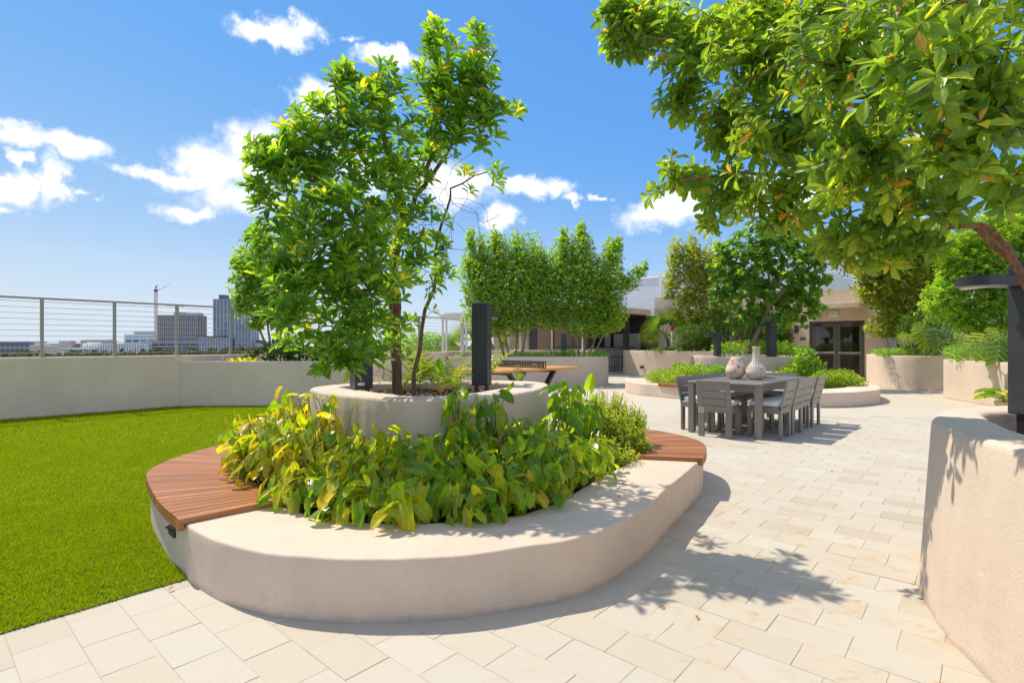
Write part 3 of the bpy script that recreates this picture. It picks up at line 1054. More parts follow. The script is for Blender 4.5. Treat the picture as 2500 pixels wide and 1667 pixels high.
# ------------------------------------------------------------------ bollard lamps
def bollard(label, x, y, z, rz, side, height=.82, s=.165, head=True, base=True):
    o = thing('bollard_lamp', label, 'lamp', (x, y, z), rz, 'dark square bollard lamps in the planters')
    obj('post', MB().bbox((0, 0, height / 2), (s, s, height), .006), 'post_metal', o, local=True)
    if base:
        for sx in (-1, 1):
            obj('bracket', MB().bbox((sx * .055, 0, -.05), (.012, .10, .12), .002), 'black_metal', o, local=True)
    obj('cap', MB().bbox((0, 0, height + .003), (s * 1.0, s * 1.0, .006), .002), 'black_metal', o, local=True)
    if head:
        hz = height - .12
        poly = []
        w2, Lh = s * .52, .33
        for k in range(15):
            a = -math.pi / 2 + math.pi * k / 14
            poly.append((s / 2 + .03 + Lh - w2 + w2 * math.cos(a), w2 * math.sin(a)))
        poly = [(s / 2 + .001, -w2 * .8)] + poly + [(s / 2 + .001, w2 * .8)]
        M = Matrix.Rotation(side, 4, 'Z')
        mb = MB()
        mb.prism(poly, hz, hz + .040)
        mb.prism([(s / 2 + .03 + (px_ - s / 2 - .03) * .93, py_ * .90) for px_, py_ in poly], hz + .040, hz + .052)
        mb.v = [tuple(M @ Vector(p)) for p in mb.v]
        hd = obj('lamp_head', mb, 'post_metal', o, local=True)
        mb = MB()
        mb.prism([(s / 2 + .05 + (px_ - s / 2 - .05) * .92, py_ * .86) for px_, py_ in poly[1:-1]], hz - .012, hz - .0005)
        mb.v = [tuple(M @ Vector(p)) for p in mb.v]
        obj('lens', mb, 'lamp_lens', o, local=True)
        mb = MB().bbox((s / 2 + .045, 0, hz + .062), (.085, .085, .018), .004)
        mb.v = [tuple(M @ Vector(p)) for p in mb.v]
        obj('hinge_box', mb, 'black_metal', o, local=True)
    return o


b1 = bollard('dark square bollard lamp behind the leaves at the left end of the oval planter rim', -1.385, 4.93, HR + .008, R(34), R(90))
b2 = bollard('dark square bollard lamp clear above the ferns, before the table tennis table', -.307, 5.43, HR - .0, R(-13), R(90))
b3 = bollard('dark square bollard lamp cut by the picture edge, beside the overhead branch', 2.86, 2.93, .885, R(4), R(180), height=.82)
b4 = bollard('slim grey bollard lamp with its flat head to one side, left of the vases', 5.97, 15.6, .93, R(10), R(180), height=.70, s=.16)
b5 = bollard('grey bollard post beneath the round-leaved tree, right of the vases', 7.35, 15.2, .93, R(12), R(100), height=.98, s=.2)
b6 = bollard('grey bollard post in the planter behind the table tennis table', 1.67, 17.3, .88, R(5), R(80), height=.72, s=.165)
for b_, sx in ((b1, -.028), (b3, -.03)):
    mb = MB().bbox((sx, -.0838, .045), (.062, .0016, .026), .0006)
    obj('sticker', mb, 'sticker', b_, local=True)

# ------------------------------------------------------------------ other planters
def planter_thing(label, outer, inner, c, z1, zi, mat='stucco', bev=.02, batter=0.0, z0=0.0, n=200, wood=None):
    o = thing('planter', label, 'planter', (c[0], c[1], 0))
    obj('wall', ring_wall(outer, inner, c, z0, z1, zi, bev, n, batter), mat, o)
    obj('soil', fill(inner, zi + .005, .012, 8, c), 'mulch', o)
    return o


def shrink(cont, c, d):
    c = np.array(c)
    r = np.linalg.norm(cont - c, axis=1, keepdims=True)
    return c + (cont - c) * (1 - d / r)


RP_OUT = spline([(2.75, 3.28), (2.43, 3.05), (2.19, 2.80), (2.02, 2.50), (1.91, 2.2), (1.83, 1.85), (1.80, 1.4), (1.9, .9), (2.2, .45), (2.8, .2), (3.5, .2), (4.2, .6), (4.6, 1.4), (4.6, 2.3), (4.3, 2.95), (3.8, 3.3), (3.2, 3.40)], 300)
RP_IN = spline([(2.47, 2.78), (2.33, 2.54), (2.19, 2.25), (2.12, 1.8), (2.2, 1.1), (2.6, .7), (3.4, .65), (4.0, 1.2), (4.15, 2.1), (3.85, 2.8), (3.3, 3.06), (2.85, 3.05), (2.62, 2.96)], 300)
planter_thing('tall smooth cream planter with a softly rounded rim, cut by the picture edge', RP_OUT, RP_IN, (3.1, 1.85), .89, .72, 'stucco', .035, .055)

LP_OUT = spline([(-6.9, 11.0), (-6.2, 11.0), (-5.5, 11.0), (-4.8, 11.0), (-4.2, 11.0), (-3.6, 11.0), (-3.25, 11.1), (-3.0, 11.4), (-2.95, 11.9), (-3.05, 12.6), (-3.4, 13.1), (-4.0, 13.3), (-4.6, 13.3), (-5.2, 12.7), (-6.0, 11.9)], 300)
LP_C = (-4.6, 12.0)
planter_thing('long grey planter against the parapet beyond the lawn', LP_OUT, shrink(LP_OUT, LP_C, .2), LP_C, .926, .84, 'stucco_bounce', .012)
P2_OUT = spline([(-1.95, 16.5), (-1.5, 16.4), (-.8, 16.4), (0, 16.4), (.8, 16.4), (1.6, 16.4), (2.4, 16.42), (2.85, 16.6), (3.05, 17.0), (3.0, 17.6), (2.7, 18.2), (2.0, 18.5), (1, 18.6), (0, 18.6), (-1, 18.6), (-1.7, 18.4), (-2.05, 17.6)], 300)
P2_C = (.5, 17.5)
planter_thing('long cream planter behind the table tennis table', P2_OUT, shrink(P2_OUT, P2_C, .2), P2_C, .898, .82, 'stucco', .015)
P3_OUT = spline([(4.83, 23.1), (5.0, 22.4), (5.35, 21.7), (5.9, 21.1), (6.6, 20.6), (7.4, 20.3), (8.3, 20.15), (9.1, 20.35), (9.5, 21.0), (9.2, 22.0), (8.4, 23.2), (7.4, 24.2), (6.4, 24.9), (5.5, 24.7), (5.0, 24.0)], 300)
P3_C = (7.0, 22.5)
planter_thing('cream planter with a fan palm, in front of the shaded bar', P3_OUT, shrink(P3_OUT, P3_C, .2), P3_C, 1.02, .94, 'stucco', .015)
R1_OUT = spline([(11.85, 17.8), (11.3, 17.1), (10.98, 16.4), (10.85, 15.7), (11.05, 15.1), (11.5, 14.75), (12.2, 14.55), (13.2, 14.4), (14.5, 14.6), (15.6, 15.5), (15.8, 16.8), (15.0, 18.2), (13.8, 18.7), (12.6, 18.4)], 300)
R1_C = (13.2, 16.6)
planter_thing('bulging cream planter beside the entrance doors', R1_OUT, shrink(R1_OUT, R1_C, .2), R1_C, .955, .88, 'stucco_warm', .015)
R2_OUT = spline([(10.25, 12.7), (10.12, 12.1), (10.0, 11.5), (9.88, 10.9), (9.75, 10.3), (9.65, 9.6), (9.7, 8.8), (10.2, 8.0), (11.2, 7.6), (12.6, 8.0), (13.6, 9.2), (13.8, 10.8), (13.2, 12.2), (12.0, 13.0), (11.0, 13.15), (10.5, 13.0)], 300)
R2_C = (11.7, 10.5)
planter_thing('straight-sided cream planter with split-leaf plants, nearer than the bulging one', R2_OUT, shrink(R2_OUT, R2_C, .2), R2_C, .915, .84, 'stucco', .012)

# round island beyond the dining table
I_OUT = spline([(3.1, 14.6), (3.08, 14.1), (3.2, 13.5), (3.45, 13.15), (3.9, 12.55), (4.6, 11.75), (5.3, 11.15), (6.1, 10.85), (6.86, 10.95), (7.5, 11.3), (8.0, 11.7), (8.5, 12.4), (8.95, 13.4), (9.3, 14.8), (9.4, 16.3), (9.0, 17.7), (8.0, 18.5), (6.6, 18.5), (5.2, 18.0), (4.1, 17.1), (3.4, 15.9)], 320)
I_IN = spline([(3.75, 14.9), (3.75, 14.2), (4.0, 13.5), (4.6, 12.8), (5.4, 12.1), (6.1, 11.75), (6.8, 11.8), (7.4, 12.1), (7.9, 12.6), (8.3, 13.5), (8.7, 14.9), (8.8, 16.2), (8.4, 17.4), (7.6, 17.9), (6.5, 17.9), (5.4, 17.4), (4.5, 16.5), (4.0, 15.7)], 320)
I_C = (6.3, 14.7)
island = thing('planter_bench', 'round planter island with a low seat wall and raised centre, beyond the dining table', 'planter', (I_C[0], I_C[1], 0))
obj('seat_wall', ring_wall(I_OUT, I_IN, I_C, 0, HB, .15, .014, 220), 'stucco_warm', island)
obj('soil', fill(I_IN, .24, .012, 10, I_C), 'mulch', island)
IR_OUT = spline([(5.45, 16.3), (5.5, 15.75), (5.9, 15.35), (6.5, 15.15), (7.2, 15.1), (7.9, 15.2), (8.45, 15.45), (8.72, 15.9), (8.7, 16.5), (8.3, 17.2), (7.4, 17.6), (6.4, 17.5), (5.7, 17.0)], 260)
IR_C = (7.1, 16.35)
obj('raised_wall', ring_wall(IR_OUT, shrink(IR_OUT, IR_C, .2), IR_C, .15, .93, .80, .02, 160), 'stucco_warm', island)
obj('raised_soil', fill(shrink(IR_OUT, IR_C, .2), .86, .012, 6, IR_C), 'mulch', island)
slat_seat(island, seg(I_OUT, (3.55, 13.0), (5.1, 11.3), 60, orient(I_OUT)), seg(I_IN, (3.95, 13.55), (5.3, 12.2), 60, orient(I_IN)), 26, HB)


# ------------------------------------------------------------------ parapet and railing
def wall_run(pts, th, z0, z1, capz=None):
    """wall whose near face follows pts; thickness goes to the left-hand side of the run"""
    P = [Vector((*p, 0)) for p in pts]
    nr = []
    for i in range(len(P)):
        ds = []
        if i > 0:
            ds.append((P[i] - P[i - 1]).normalized())
        if i < len(P) - 1:
            ds.append((P[i + 1] - P[i]).normalized())
        ns = [Vector((-d.y, d.x, 0)) for d in ds]
        nn = sum(ns, Vector((0, 0, 0))).normalized()
        nr.append(nn / max(.3, nn.dot(ns[0])))
    vs, fs = [], []
    for p, q in zip(P, nr):
        o = p + q * th
        vs += [(p.x, p.y, z0), (p.x, p.y, z1 - .012), (p.x + q.x * .012, p.y + q.y * .012, z1), (o.x, o.y, z1), (o.x, o.y, z0)]
    for i in range(len(P) - 1):
        a, b_ = i * 5, (i + 1) * 5
        for k in range(4):
            fs.append((a + k, b_ + k, b_ + k + 1, a + k + 1))
    fs += [(0, 1, 2, 3, 4), tuple((len(P) - 1) * 5 + k for k in (4, 3, 2, 1, 0))]
    return MB().add(vs, fs)


PA = Vector((-6.73, 11.02, 0))
p_start, p_corner = PA - U * 9.5, PA + U * 7.0
RUN = [tuple(p_start[:2]), tuple(p_corner[:2]), (-.9, 20.6), (3.4, 21.7)]
HP, HRAIL = 1.05, 2.08
o = thing('parapet_wall', 'long cream parapet wall along the terrace edge under the cable railing', 'wall', (-6.73, 11.02, 0))
obj('wall', wall_run(RUN, .24, -.05, HP), 'stucco_bounce', o)


def railing(label, pts, spacing, t_first, z0, z1, off, mat_p, mat_r, ncab=10, group=None):
    o = thing('cable_railing', label, 'railing', (pts[0][0], pts[0][1], z0))
    P = [Vector((*p, 0)) for p in pts]
    post = MB().bbox((0, 0, (z1 - z0) / 2), (.05, .05, z1 - z0 - .02), .004)
    post.bbox((0, 0, .008), (.11, .11, .014), .003)
    post.bbox((0, 0, .03), (.066, .066, .032), .004)
    pm = post.mesh('post')
    pm.materials.append(MATS[mat_p])
    top, cabs = MB(), [MB() for _ in range(ncab)]
    for i in range(len(P) - 1):
        d = P[i + 1] - P[i]
        L_ = d.length
        d.normalize()
        nn = Vector((-d.y, d.x, 0)) * off
        rz = math.atan2(d.y, d.x)
        c = (P[i] + P[i + 1]) / 2 + nn
        top.bbox((c.x, c.y, z1), (L_ + .05, .055, .034), .004, None, rz)
        for k in range(ncab):
            z = z0 + .07 + (z1 - z0 - .13) * k / (ncab - 1)
            cabs[k].tube([P[i] + nn + Vector((0, 0, z)), P[i + 1] + nn + Vector((0, 0, z))], .004, 6)
        t_ = t_first if i == 0 else spacing
        while t_ < L_ + .01:
            q = P[i] + d * t_ + nn
            m = bpy.data.objects.new('post', pm)
            COL.objects.link(m)
            m.parent = o
            m.location = Vector((q.x, q.y, z0)) - Vector(o.location)
            m.rotation_euler = (0, 0, rz)
            t_ += spacing
    obj('top_rail', top, mat_r, o)
    for k in range(ncab):
        obj('cable', cabs[k], 'cable', o)
    return o


railing('grey-green cable railing on the long parapet beside the lawn', RUN[:2], 1.05, (9.5 - .105) % 1.05, HP, HRAIL, .12, 'rail_metal', 'rail_metal')
railing('pale cable railing at the far end of the terrace near the white canopy', RUN[1:], 1.3, .6, HP, HRAIL, .12, 'rail_white', 'rail_white')
# weatherproof outlet on the parapet face
ob = thing('outlet_box', 'small grey outlet box on the pale far wall behind the big planter', 'outlet', (-3.55, 14.62, .52), math.atan2(U.y, U.x))
obj('cover', MB().bbox((0, -.02, 0), (.16, .04, .22), .02, seg=3), 'steel', ob, local=True)
ob = thing('outlet_box', 'black outlet plate low on the planter in front of the bar', 'outlet', (5.28, 21.77, .36), R(-40))
obj('cover', MB().bbox((0, -.02, 0), (.16, .03, .11), .004), 'black_metal', ob, local=True)

# ------------------------------------------------------------------ table tennis table
tt = thing('table_tennis_table', 'orange-topped table tennis table with a black perforated net', 'table', (.12, 11.9, 0), math.atan2(U.y, U.x))
Lh_, Wh_ = 1.37, .7625
mb = MB()
mb.bbox((-Lh_ / 2 - .0, 0, .735), (Lh_ - .004, Wh_ * 2, .05), .004)
mb.bbox((Lh_ / 2 + .0, 0, .735), (Lh_ - .004, Wh_ * 2, .05), .004)
obj('tabletop', mb, 'orange_wood', tt, local=True)
mb = MB()
for s in (-1, 1):
    mb.bbox((0, s * .45, .695), (1.7, .06, .028), .003)
obj('under_rail', mb, 'black_metal', tt, local=True)
for s in (-1, 1):
    mb = MB()
    for q in (-1, 1):
        mb.tube([(s * .18, q * .42, .02), (s * .78, q * .42, .68)], .062, 4)
        mb.bbox((s * .18, q * .42, .012), (.22, .12, .02), .004)
    mb.bbox((s * .78, 0, .66), (.08, .9, .04), .004)
    obj('leg', mb, 'black_metal', tt, local=True)
# net: plate with square holes made of bars
mb = MB()
nz0, nz1, nh = .762, .915, .80
mb.box((0, 0, nz1 - .011), (.012, nh * 2, .022))
mb.box((0, 0, nz0 + .008), (.012, nh * 2, .016))
ncol = 31
for k in range(ncol):
    y = -nh + .09 + (2 * nh - .18) * k / (ncol - 1)
    mb.box((0, y, (nz0 + nz1) / 2), (.0118, .026, nz1 - nz0 - .03))
for k in range(3):
    mb.box((0, 0, nz0 + .016 + (k + .95) * .031), (.0116, 2 * nh - .17, .012))
for s in (-1, 1):
    mb.box((0, s * (nh - .012), (nz0 + nz1) / 2), (.014, .024, nz1 - nz0))
    mb.box((0, s * (nh - .075), (nz0 + nz1) / 2), (.0122, .04, nz1 - nz0 - .03))
    mb.box((0, s * .5, (nz0 + nz1) / 2), (.0122, .26, .055))
obj('net', mb, 'black_metal', tt, local=True)


def lettering(txt, size, mat, parent, loc, rot, ext=.001, name='lettering'):
    cu = bpy.data.curves.new('t', 'FONT')
    cu.body = txt
    cu.size = size
    cu.extrude = ext
    cu.align_x = 'CENTER'
    cu.align_y = 'CENTER'
    cu.resolution_u = 3
    to = bpy.data.objects.new('t', cu)
    COL.objects.link(to)
    dg = bpy.context.evaluated_depsgraph_get()
    me = bpy.data.meshes.new_from_object(to.evaluated_get(dg))
    bpy.data.objects.remove(to)
    bpy.data.curves.remove(cu)
    me.materials.clear()
    o = obj(name, me, mat, parent, local=True)
    o.location = loc
    o.rotation_euler = rot
    return o


for s in (-1, 1):
    lettering('JOOLA', .062, 'letter_white', tt, (-.0075, s * .5, (nz0 + nz1) / 2), (R(90), 0, R(-90)))
lettering('JOOLA', .045, 'letter_ink', tt, (-.75, -Wh_ - .0008, .735), (R(90), 0, 0))
lettering('JOOLA', .045, 'letter_ink', tt, (-Lh_ - .0008, .05, .735), (R(90), 0, R(-90)))

# ------------------------------------------------------------------ dining set
u_ = Vector((.676, .737, 0))
v_ = Vector((.737, -.676, 0))      # to the right-hand long side
NR = Vector((3.30, 7.17, 0))
TL, TW, TH = 2.22, 1.02, .745
tc_ = NR + u_ * (TL / 2 - .045) - v_ * (TW / 2 - .045)
tz = math.atan2(u_.y, u_.x)
dt = thing('dining_table', 'long charcoal dining table set with ten matching chairs', 'table', tc_, tz)
for k in range(6):
    wpl = (TW - .10) / 6
    obj('plank', MB().bbox((0, -TW / 2 + .05 + wpl * (k + .5), TH - .012), (TL - .104, wpl - .005, .024), .002), 'furniture', dt, local=True)
mb = MB()
mb.bbox((0, TW / 2 - .025, TH - .016), (TL, .05, .032), .003)
mb.bbox((0, -TW / 2 + .025, TH - .016), (TL, .05, .032), .003)
mb.bbox((TL / 2 - .026, 0, TH - .0163), (.05, TW - .102, .032), .003)
mb.bbox((-TL / 2 + .026, 0, TH - .0163), (.05, TW - .102, .032), .003)
obj('top_frame', mb, 'furniture', dt, local=True)
mb = MB()
for s in (-1, 1):
    mb.box((0, s * (TW / 2 - .05), TH - .075), (TL - .20, .022, .085))
    mb.box((s * (TL / 2 - .05), 0, TH - .0755), (.022, TW - .20, .085))
obj('apron', mb, 'furniture', dt, local=True)
for sx in (-1, 1):
    for sy in (-1, 1):
        lg = obj('leg', MB().bbox((sx * (TL / 2 - .046), sy * (TW / 2 - .046), (TH - .033) / 2 + .006), (.085, .085, TH - .033 - .006), .005), 'furniture', dt, local=True)
        obj('foot', MB().lathe([(0, 0), (.018, 0), (.018, .012), (0, .012)], 12, (sx * (TL / 2 - .046), sy * (TW / 2 - .046), 0)), 'furniture_dark', lg, local=True)


def make_chair():
    """faces +x; back at -x"""
    o = thing('dining_chair', '', 'chair')
    W_, D_ = .46, .45
    for s in (-1, 1):
        obj('leg', MB().bbox((-.20, s * (W_ / 2 - .045), .175), (.032, .085, .338), .003), 'furniture', o, local=True)
        obj('leg', MB().bbox((.20, s * (W_ / 2 - .045), .175), (.032, .085, .338), .003), 'furniture', o, local=True)
    mb = MB()
    for x in (-.20, .20):
        for s in (-1, 1):
            mb.lathe([(0, 0), (.012, 0), (.012, .01), (0, .01)], 10, (x, s * (W_ / 2 - .045), 0))
    obj('glide', mb, 'furniture_dark', o, local=True)
    mb = MB()
    mb.bbox((.20, 0, .385), (.034, W_, .085), .004)
    mb.bbox((-.20, 0, .385), (.034, W_, .085), .004)
    for s in (-1, 1):
        mb.bbox((0, s * (W_ / 2 - .016), .3852), (.366, .032, .085), .004)
    mb.box((0, 0, .415), (.366, W_ - .066, .02))
    obj('seat_frame', mb, 'furniture', o, local=True)
    obj('cushion', MB().bbox((.012, 0, .462), (.385, W_ - .045, .072), .026, seg=3), 'cushion', o, local=True)
    # leaning back
    lean = R(-13)
    M = Matrix.Translation((-.212, 0, .43)) @ Matrix.Rotation(lean, 4, 'Y')
    Hb = .36
    mb = MB()
    for s in (-1, 1):
        mb.bbox((0, s * (W_ / 2 - .036), Hb / 2), (.026, .072, Hb), .003, M)
    mb.bbox((.0, 0, .004 - .022), (.026, W_, .04), .003, M)
    bk = obj('backrest', mb, 'furniture', o, local=True)
    hs = [.004, .105, .215, .36]
    for a_, b_ in zip(hs[:-1], hs[1:]):
        obj('slat', MB().bbox((0, 0, (a_ + b_) / 2 + .004), (.0245, W_ - .146, b_ - a_ - .0095), .002, M), 'furniture', bk, local=True)
    return o


chair0 = make_chair()
first = True
spots = []
for k in range(4):
    spots.append((NR + u_ * (.36 + .515 * k) + v_ * (.02), math.atan2(-v_.y, -v_.x), ['nearest the viewer', 'second from the near end', 'third from the near end', 'at the far end'][k], 'on the sunlit long side of the table'))
for k in range(4):
    spots.append((NR + u_ * (.36 + .515 * k) - v_ * (TW - .08), math.atan2(v_.y, v_.x), ['nearest the viewer', 'second from the near end', 'third from the near end', 'at the far end'][k], 'on the shaded long side of the table'))
spots.append((NR - v_ * (TW / 2 - .02) - u_ * .03, math.atan2(u_.y, u_.x), 'with its back to the viewer', 'at the near short end of the charcoal table'))
spots.append((NR - v_ * (TW / 2 - .08) + u_ * (TL - .06), math.atan2(-u_.y, -u_.x), 'facing the viewer', 'at the far short end, behind the vases'))
for p, rz, a_, b_ in spots:
    lab = 'chair ' + a_ + ' ' + b_
    if first:
        ch = chair0
        ch.location, ch.rotation_euler = p, (0, 0, rz)
        ch['label'] = lab
        ch['group'] = 'charcoal chairs round the dining table'
        first = False
    else:
        ch = copy_thing(chair0, p + Vector((random.gauss(0, .012), random.gauss(0, .012), 0)), rz + random.gauss(0, .028), lab, 'charcoal chairs round the dining table')
    if 'back to the viewer' in a_:
        obj('corner_plate', MB().bbox((-.2185, .185, .375), (.006, .085, .10), .002), 'steel', ch, local=True)

# vases and bowl
vx = Vector(AT(1795, 921, 8.22)); vx.z = TH
vz = thing('vase', 'squat pinkish clay vase with scattered knobs on the dining table', 'vase', (vx.x, vx.y, TH), 0, 'clay vases on the dining table')
prof = [(0, 0), (.075, .002), (.085, .01), (.125, .06), (.142, .105), (.143, .135), (.128, .185), (.105, .235), (.085, .28), (.068, .315), (.060, .332), (.052, .332), (.05, .31), (.055, .28)]
mb = MB().lathe(prof, 40, wob=.018)
for k in range(26):
    z = random.uniform(.07, .30)
    r = np.interp(z, [p[1] for p in prof[:11]], [p[0] for p in prof[:11]])
    a = random.uniform(0, 6.28)
    s = random.uniform(.006, .013)
    mb.lathe([(0, -s), (s * .8, -s * .5), (s, 0), (s * .8, s * .5), (0, s)], 8, (r * math.cos(a), r * math.sin(a), z))
obj('body', mb, 'clay_pink', vz, local=True)
vx = Vector(AT(1846, 923, 8.05))
vz = thing('vase', 'cream long-necked clay vase ringed with rows of spikes on the dining table', 'vase', (vx.x, vx.y, TH), .4, 'clay vases on the dining table')
prof = [(0, 0), (.07, .002), (.085, .01), (.125, .055), (.142, .105), (.140, .145), (.120, .19), (.092, .225), (.07, .255), (.055, .29), (.046, .33), (.043, .40), (.046, .46), (.054, .495), (.046, .495), (.04, .45)]
mb = MB().lathe(prof, 40, wob=.012)
for z in (.165, .19, .213, .238, .262, .30, .345, .39, .435, .478):
    r = np.interp(z, [p[1] for p in prof[:14]], [p[0] for p in prof[:14]])
    nn_ = max(8, int(r * 190))
    for k in range(nn_):
        a = 2 * math.pi * (k + (z * 50 % 1)) / nn_
        s = .0105
        c = Vector((r * math.cos(a), r * math.sin(a), z))
        d = Vector((math.cos(a), math.sin(a), .25)).normalized()
        t1 = Vector((-math.sin(a), math.cos(a), 0))
        t2 = d.cross(t1)
        mb.add([c + t1 * s, c + t2 * s, c - t1 * s, c - t2 * s, c + d * s * 1.7], [(0, 1, 4), (1, 2, 4), (2, 3, 4), (3, 0, 4)])
obj('body', mb, 'clay_cream', vz, local=True)
vx = Vector(AT(1850, 905, 8.6))
vz = thing('bowl', 'wide shallow stone bowl behind the vases', 'bowl', (vx.x, vx.y, TH))
obj('bowl', MB().lathe([(0, 0), (.06, 0), (.065, .02), (.10, .045), (.22, .075), (.225, .088), (.215, .09), (.1, .06), (0, .05)], 36), 'clay_cream', vz, local=True)

# drain grate in the paving
gx, gy = G(2070, 1037)
dg_ = thing('drain_grate', 'small slotted drain grate in the paving beside the chairs', 'drain', (gx, gy, .003), math.atan2(U.y, U.x))
mb = MB()
for k in range(14):
    mb.box((0, -.15 + .30 * k / 13, .0), (.14, .011, .006))
mb.box((.075, 0, 0.0005), (.012, .32, .006))
mb.box((-.075, 0, 0.0005), (.012, .32, .006))
obj('grating', mb, 'steel', dg_, local=True)

# ------------------------------------------------------------------ entrance building
ex = thing('entrance_building', 'tan stucco entrance block with glazed double doors under a thin canopy', 'building', (11.97, 19.8, 0), math.atan2(-.66, .751))
XL, XR, DL, DR, DH, EH = -3.2, 1.44, -.90, .88, 2.14, 3.29
mb = MB()
mb.box(((XL + DL) / 2, .15, EH / 2), (DL - XL, .30, EH))
mb.box(((XR + DR) / 2, .15, EH / 2), (XR - DR, .30, EH))
mb.box(((DL + DR) / 2, .15, (EH + DH) / 2), (DR - DL, .30, EH - DH))
mb.box((XR - .15, 2.3, EH / 2), (.30, 4.0, EH))
mb.box((XL + .15, 2.3, EH / 2), (.30, 4.0, EH))
obj('wall', mb, 'stucco_warm', ex, local=True)
obj('roof', MB().box(((XL + XR) / 2, 2.2, EH - .30), (XR - XL - .62, 3.7, .2)), 'deck_slab', ex, local=True)
obj('canopy', MB().bbox((-.01, -.5, 2.65), (1.78, .998, .17), .008), 'stucco_warm', ex, local=True)
mb = MB()
mb.box((0, 3.2, 1.2), (XR - XL - .7, .05, 2.4))
mb.box((0, 1.75, .004), (XR - XL - .7, 2.9, .004))
obj('interior', mb, 'interior', ex, local=True)
fr = MB()
fr.bbox((DL + .03, .14, DH / 2), (.06, .12, DH), .004)
fr.bbox((DR - .03, .14, DH / 2), (.06, .12, DH), .004)
fr.bbox(((DL + DR) / 2, .14, DH - .03), (DR - DL - .122, .12, .06), .004)
obj('door_frame', fr, 'door_frame', ex, local=True)
for s, x0, x1 in ((0, DL + .063, -.012), (1, -.008, DR - .063)):
    d = MB()
    wd = x1 - x0
    st = .115
    d.bbox((x0 + st / 2, .14, 1.04), (st, .05, 2.06), .003)
    d.bbox((x1 - st / 2, .14, 1.04), (st, .05, 2.06), .003)
    for z, hh in ((.12, .22), (.95, .13), (2.0, .14)):
        d.bbox(((x0 + x1) / 2, .14, z), (wd - 2 * st - .002, .048, hh), .003)
    do = obj('door', d, 'door_frame', ex, local=True)
    obj('pane', MB().box(((x0 + x1) / 2, .14, .56), (wd - 2 * st - .004, .012, .65)), 'glass', do, local=True)
    obj('pane', MB().box(((x0 + x1) / 2, .14, 1.47), (wd - 2 * st - .004, .012, .91)), 'glass', do, local=True)
    obj('push_bar', MB().bbox(((x0 + x1) / 2, .085, .97), (wd - .10, .045, .055), .01), 'steel', do, local=True)
    obj('closer', MB().bbox((x0 + .2 if s == 0 else x1 - .2, .09, 2.0), (.28, .06, .06), .004), 'black_metal', do, local=True)


def on_wall(name, label, cat, x, z, y=-.001):
    p = Vector((11.97, 19.8, 0)) + Vector((.751, -.66, 0)) * x + Vector((.66, .751, 0)) * y
    return thing(name, label, cat, (p.x, p.y, z), math.atan2(-.66, .751))


es = on_wall('exit_sign', 'white EXIT sign with green letters above the entrance doors', 'sign', -.09, 2.41)
obj('case', MB().bbox((0, -.03, 0), (.36, .06, .225), .02, seg=2), 'sign_face', es, local=True)
lettering('EXIT', .19, 'sign_green', es, (0, -.0615, -.004), (R(90), 0, 0))
obj('mount', MB().box((0, -.03, .135), (.16, .05, .05)), 'steel', es, local=True)
for x, lab in ((-1.33, 'dark wall lamp left of the doors, half behind the round-leaved tree'), (1.14, 'dark box wall lamp right of the entrance doors')):
    sc = on_wall('wall_lamp', lab, 'lamp', x, 1.86)
    obj('body', MB().bbox((0, -.055, 0), (.12, .11, .30), .006), 'bronze', sc, local=True)
    obj('back_plate', MB().bbox((.0, -.008, 0), (.15, .014, .16), .004), 'black_metal', sc, local=True)
pq = on_wall('plaque', 'small black room plaque with gold lines left of the doors', 'sign', -1.117, 1.49)
obj('plate', MB().bbox((0, -.008, 0), (.18, .014, .11), .004), 'plaque', pq, local=True)
obj('inlay', MB().box((0, -.0155, .015), (.12, .002, .02)), 'gold', pq, local=True)
obj('inlay', MB().box((0, -.0155, -.02), (.09, .002, .014)), 'gold', pq, local=True)
fp = on_wall('fire_alarm_pull', 'small red fire alarm pull beside the entrance doors', 'alarm', -1.13, 1.11)
obj('case', MB().bbox((0, -.025, 0), (.11, .05, .13), .006), 'red_paint', fp, local=True)
obj('handle', MB().bbox((0, -.055, 0), (.06, .014, .02), .003), 'white_paint', fp, local=True)
obj('handle', MB().bbox((0, -.054, -.02), (.016, .012, .04), .003), 'white_paint', fp, local=True)
cm = on_wall('security_light', 'tiny twin spot light high on the wall right of the canopy', 'light', 1.25, 2.42)
obj('base', MB().bbox((0, -.02, 0), (.12, .04, .08), .005), 'steel', cm, local=True)
for s in (-1, 1):
    obj('lamp_head', MB().bbox((s * .09, -.07, .01), (.08, .08, .06), .01), 'white_paint', cm, local=True)


# louvred roof screens
def louver(label, loc, rz, L_, z0, z1, pitch, bays, mat='louver_paint', kind='louver_screen'):
    o = thing(kind, label, 'screen', (loc[0], loc[1], z0), rz)
    mb = MB()
    nsl = int((z1 - z0) / pitch)
    Mx = Matrix.Rotation(R(50), 4, 'X')
    for k in range(nsl):
        mb.box((0, 0, 0), (L_, pitch * 1.2, .012), Matrix.Translation((L_ / 2, 0, (k + .5) * pitch)) @ Mx)
    tag(obj('louver_blades', mb, mat, o, local=True), kind='stuff')
    for k in range(bays + 1):
        obj('post', MB().bbox((L_ * k / bays, -.04, (z1 - z0) / 2), (.12, .06, z1 - z0), .004), mat, o, local=True)
    obj('top_rail', MB().bbox((L_ / 2, -.04, z1 - z0 + .04), (L_ + .12, .08, .08), .004), mat, o, local=True)


rv = math.atan2(-.66, .751)
louver('tall white louvred screen rising behind the bar roof', (4.6, 32.6), rv, 9.5, 2.9, 5.05, .085, 4)
louver('white louvred screen on the roof behind the entrance canopy', (9.2, 24.9), rv, 8.5, 3.1, 5.1, .10, 4)
louver('blue-grey louvred panel between the entrance wall and the hedge tree', (13.4, 19.9), rv, 3.0, .0, 2.35, .075, 5)
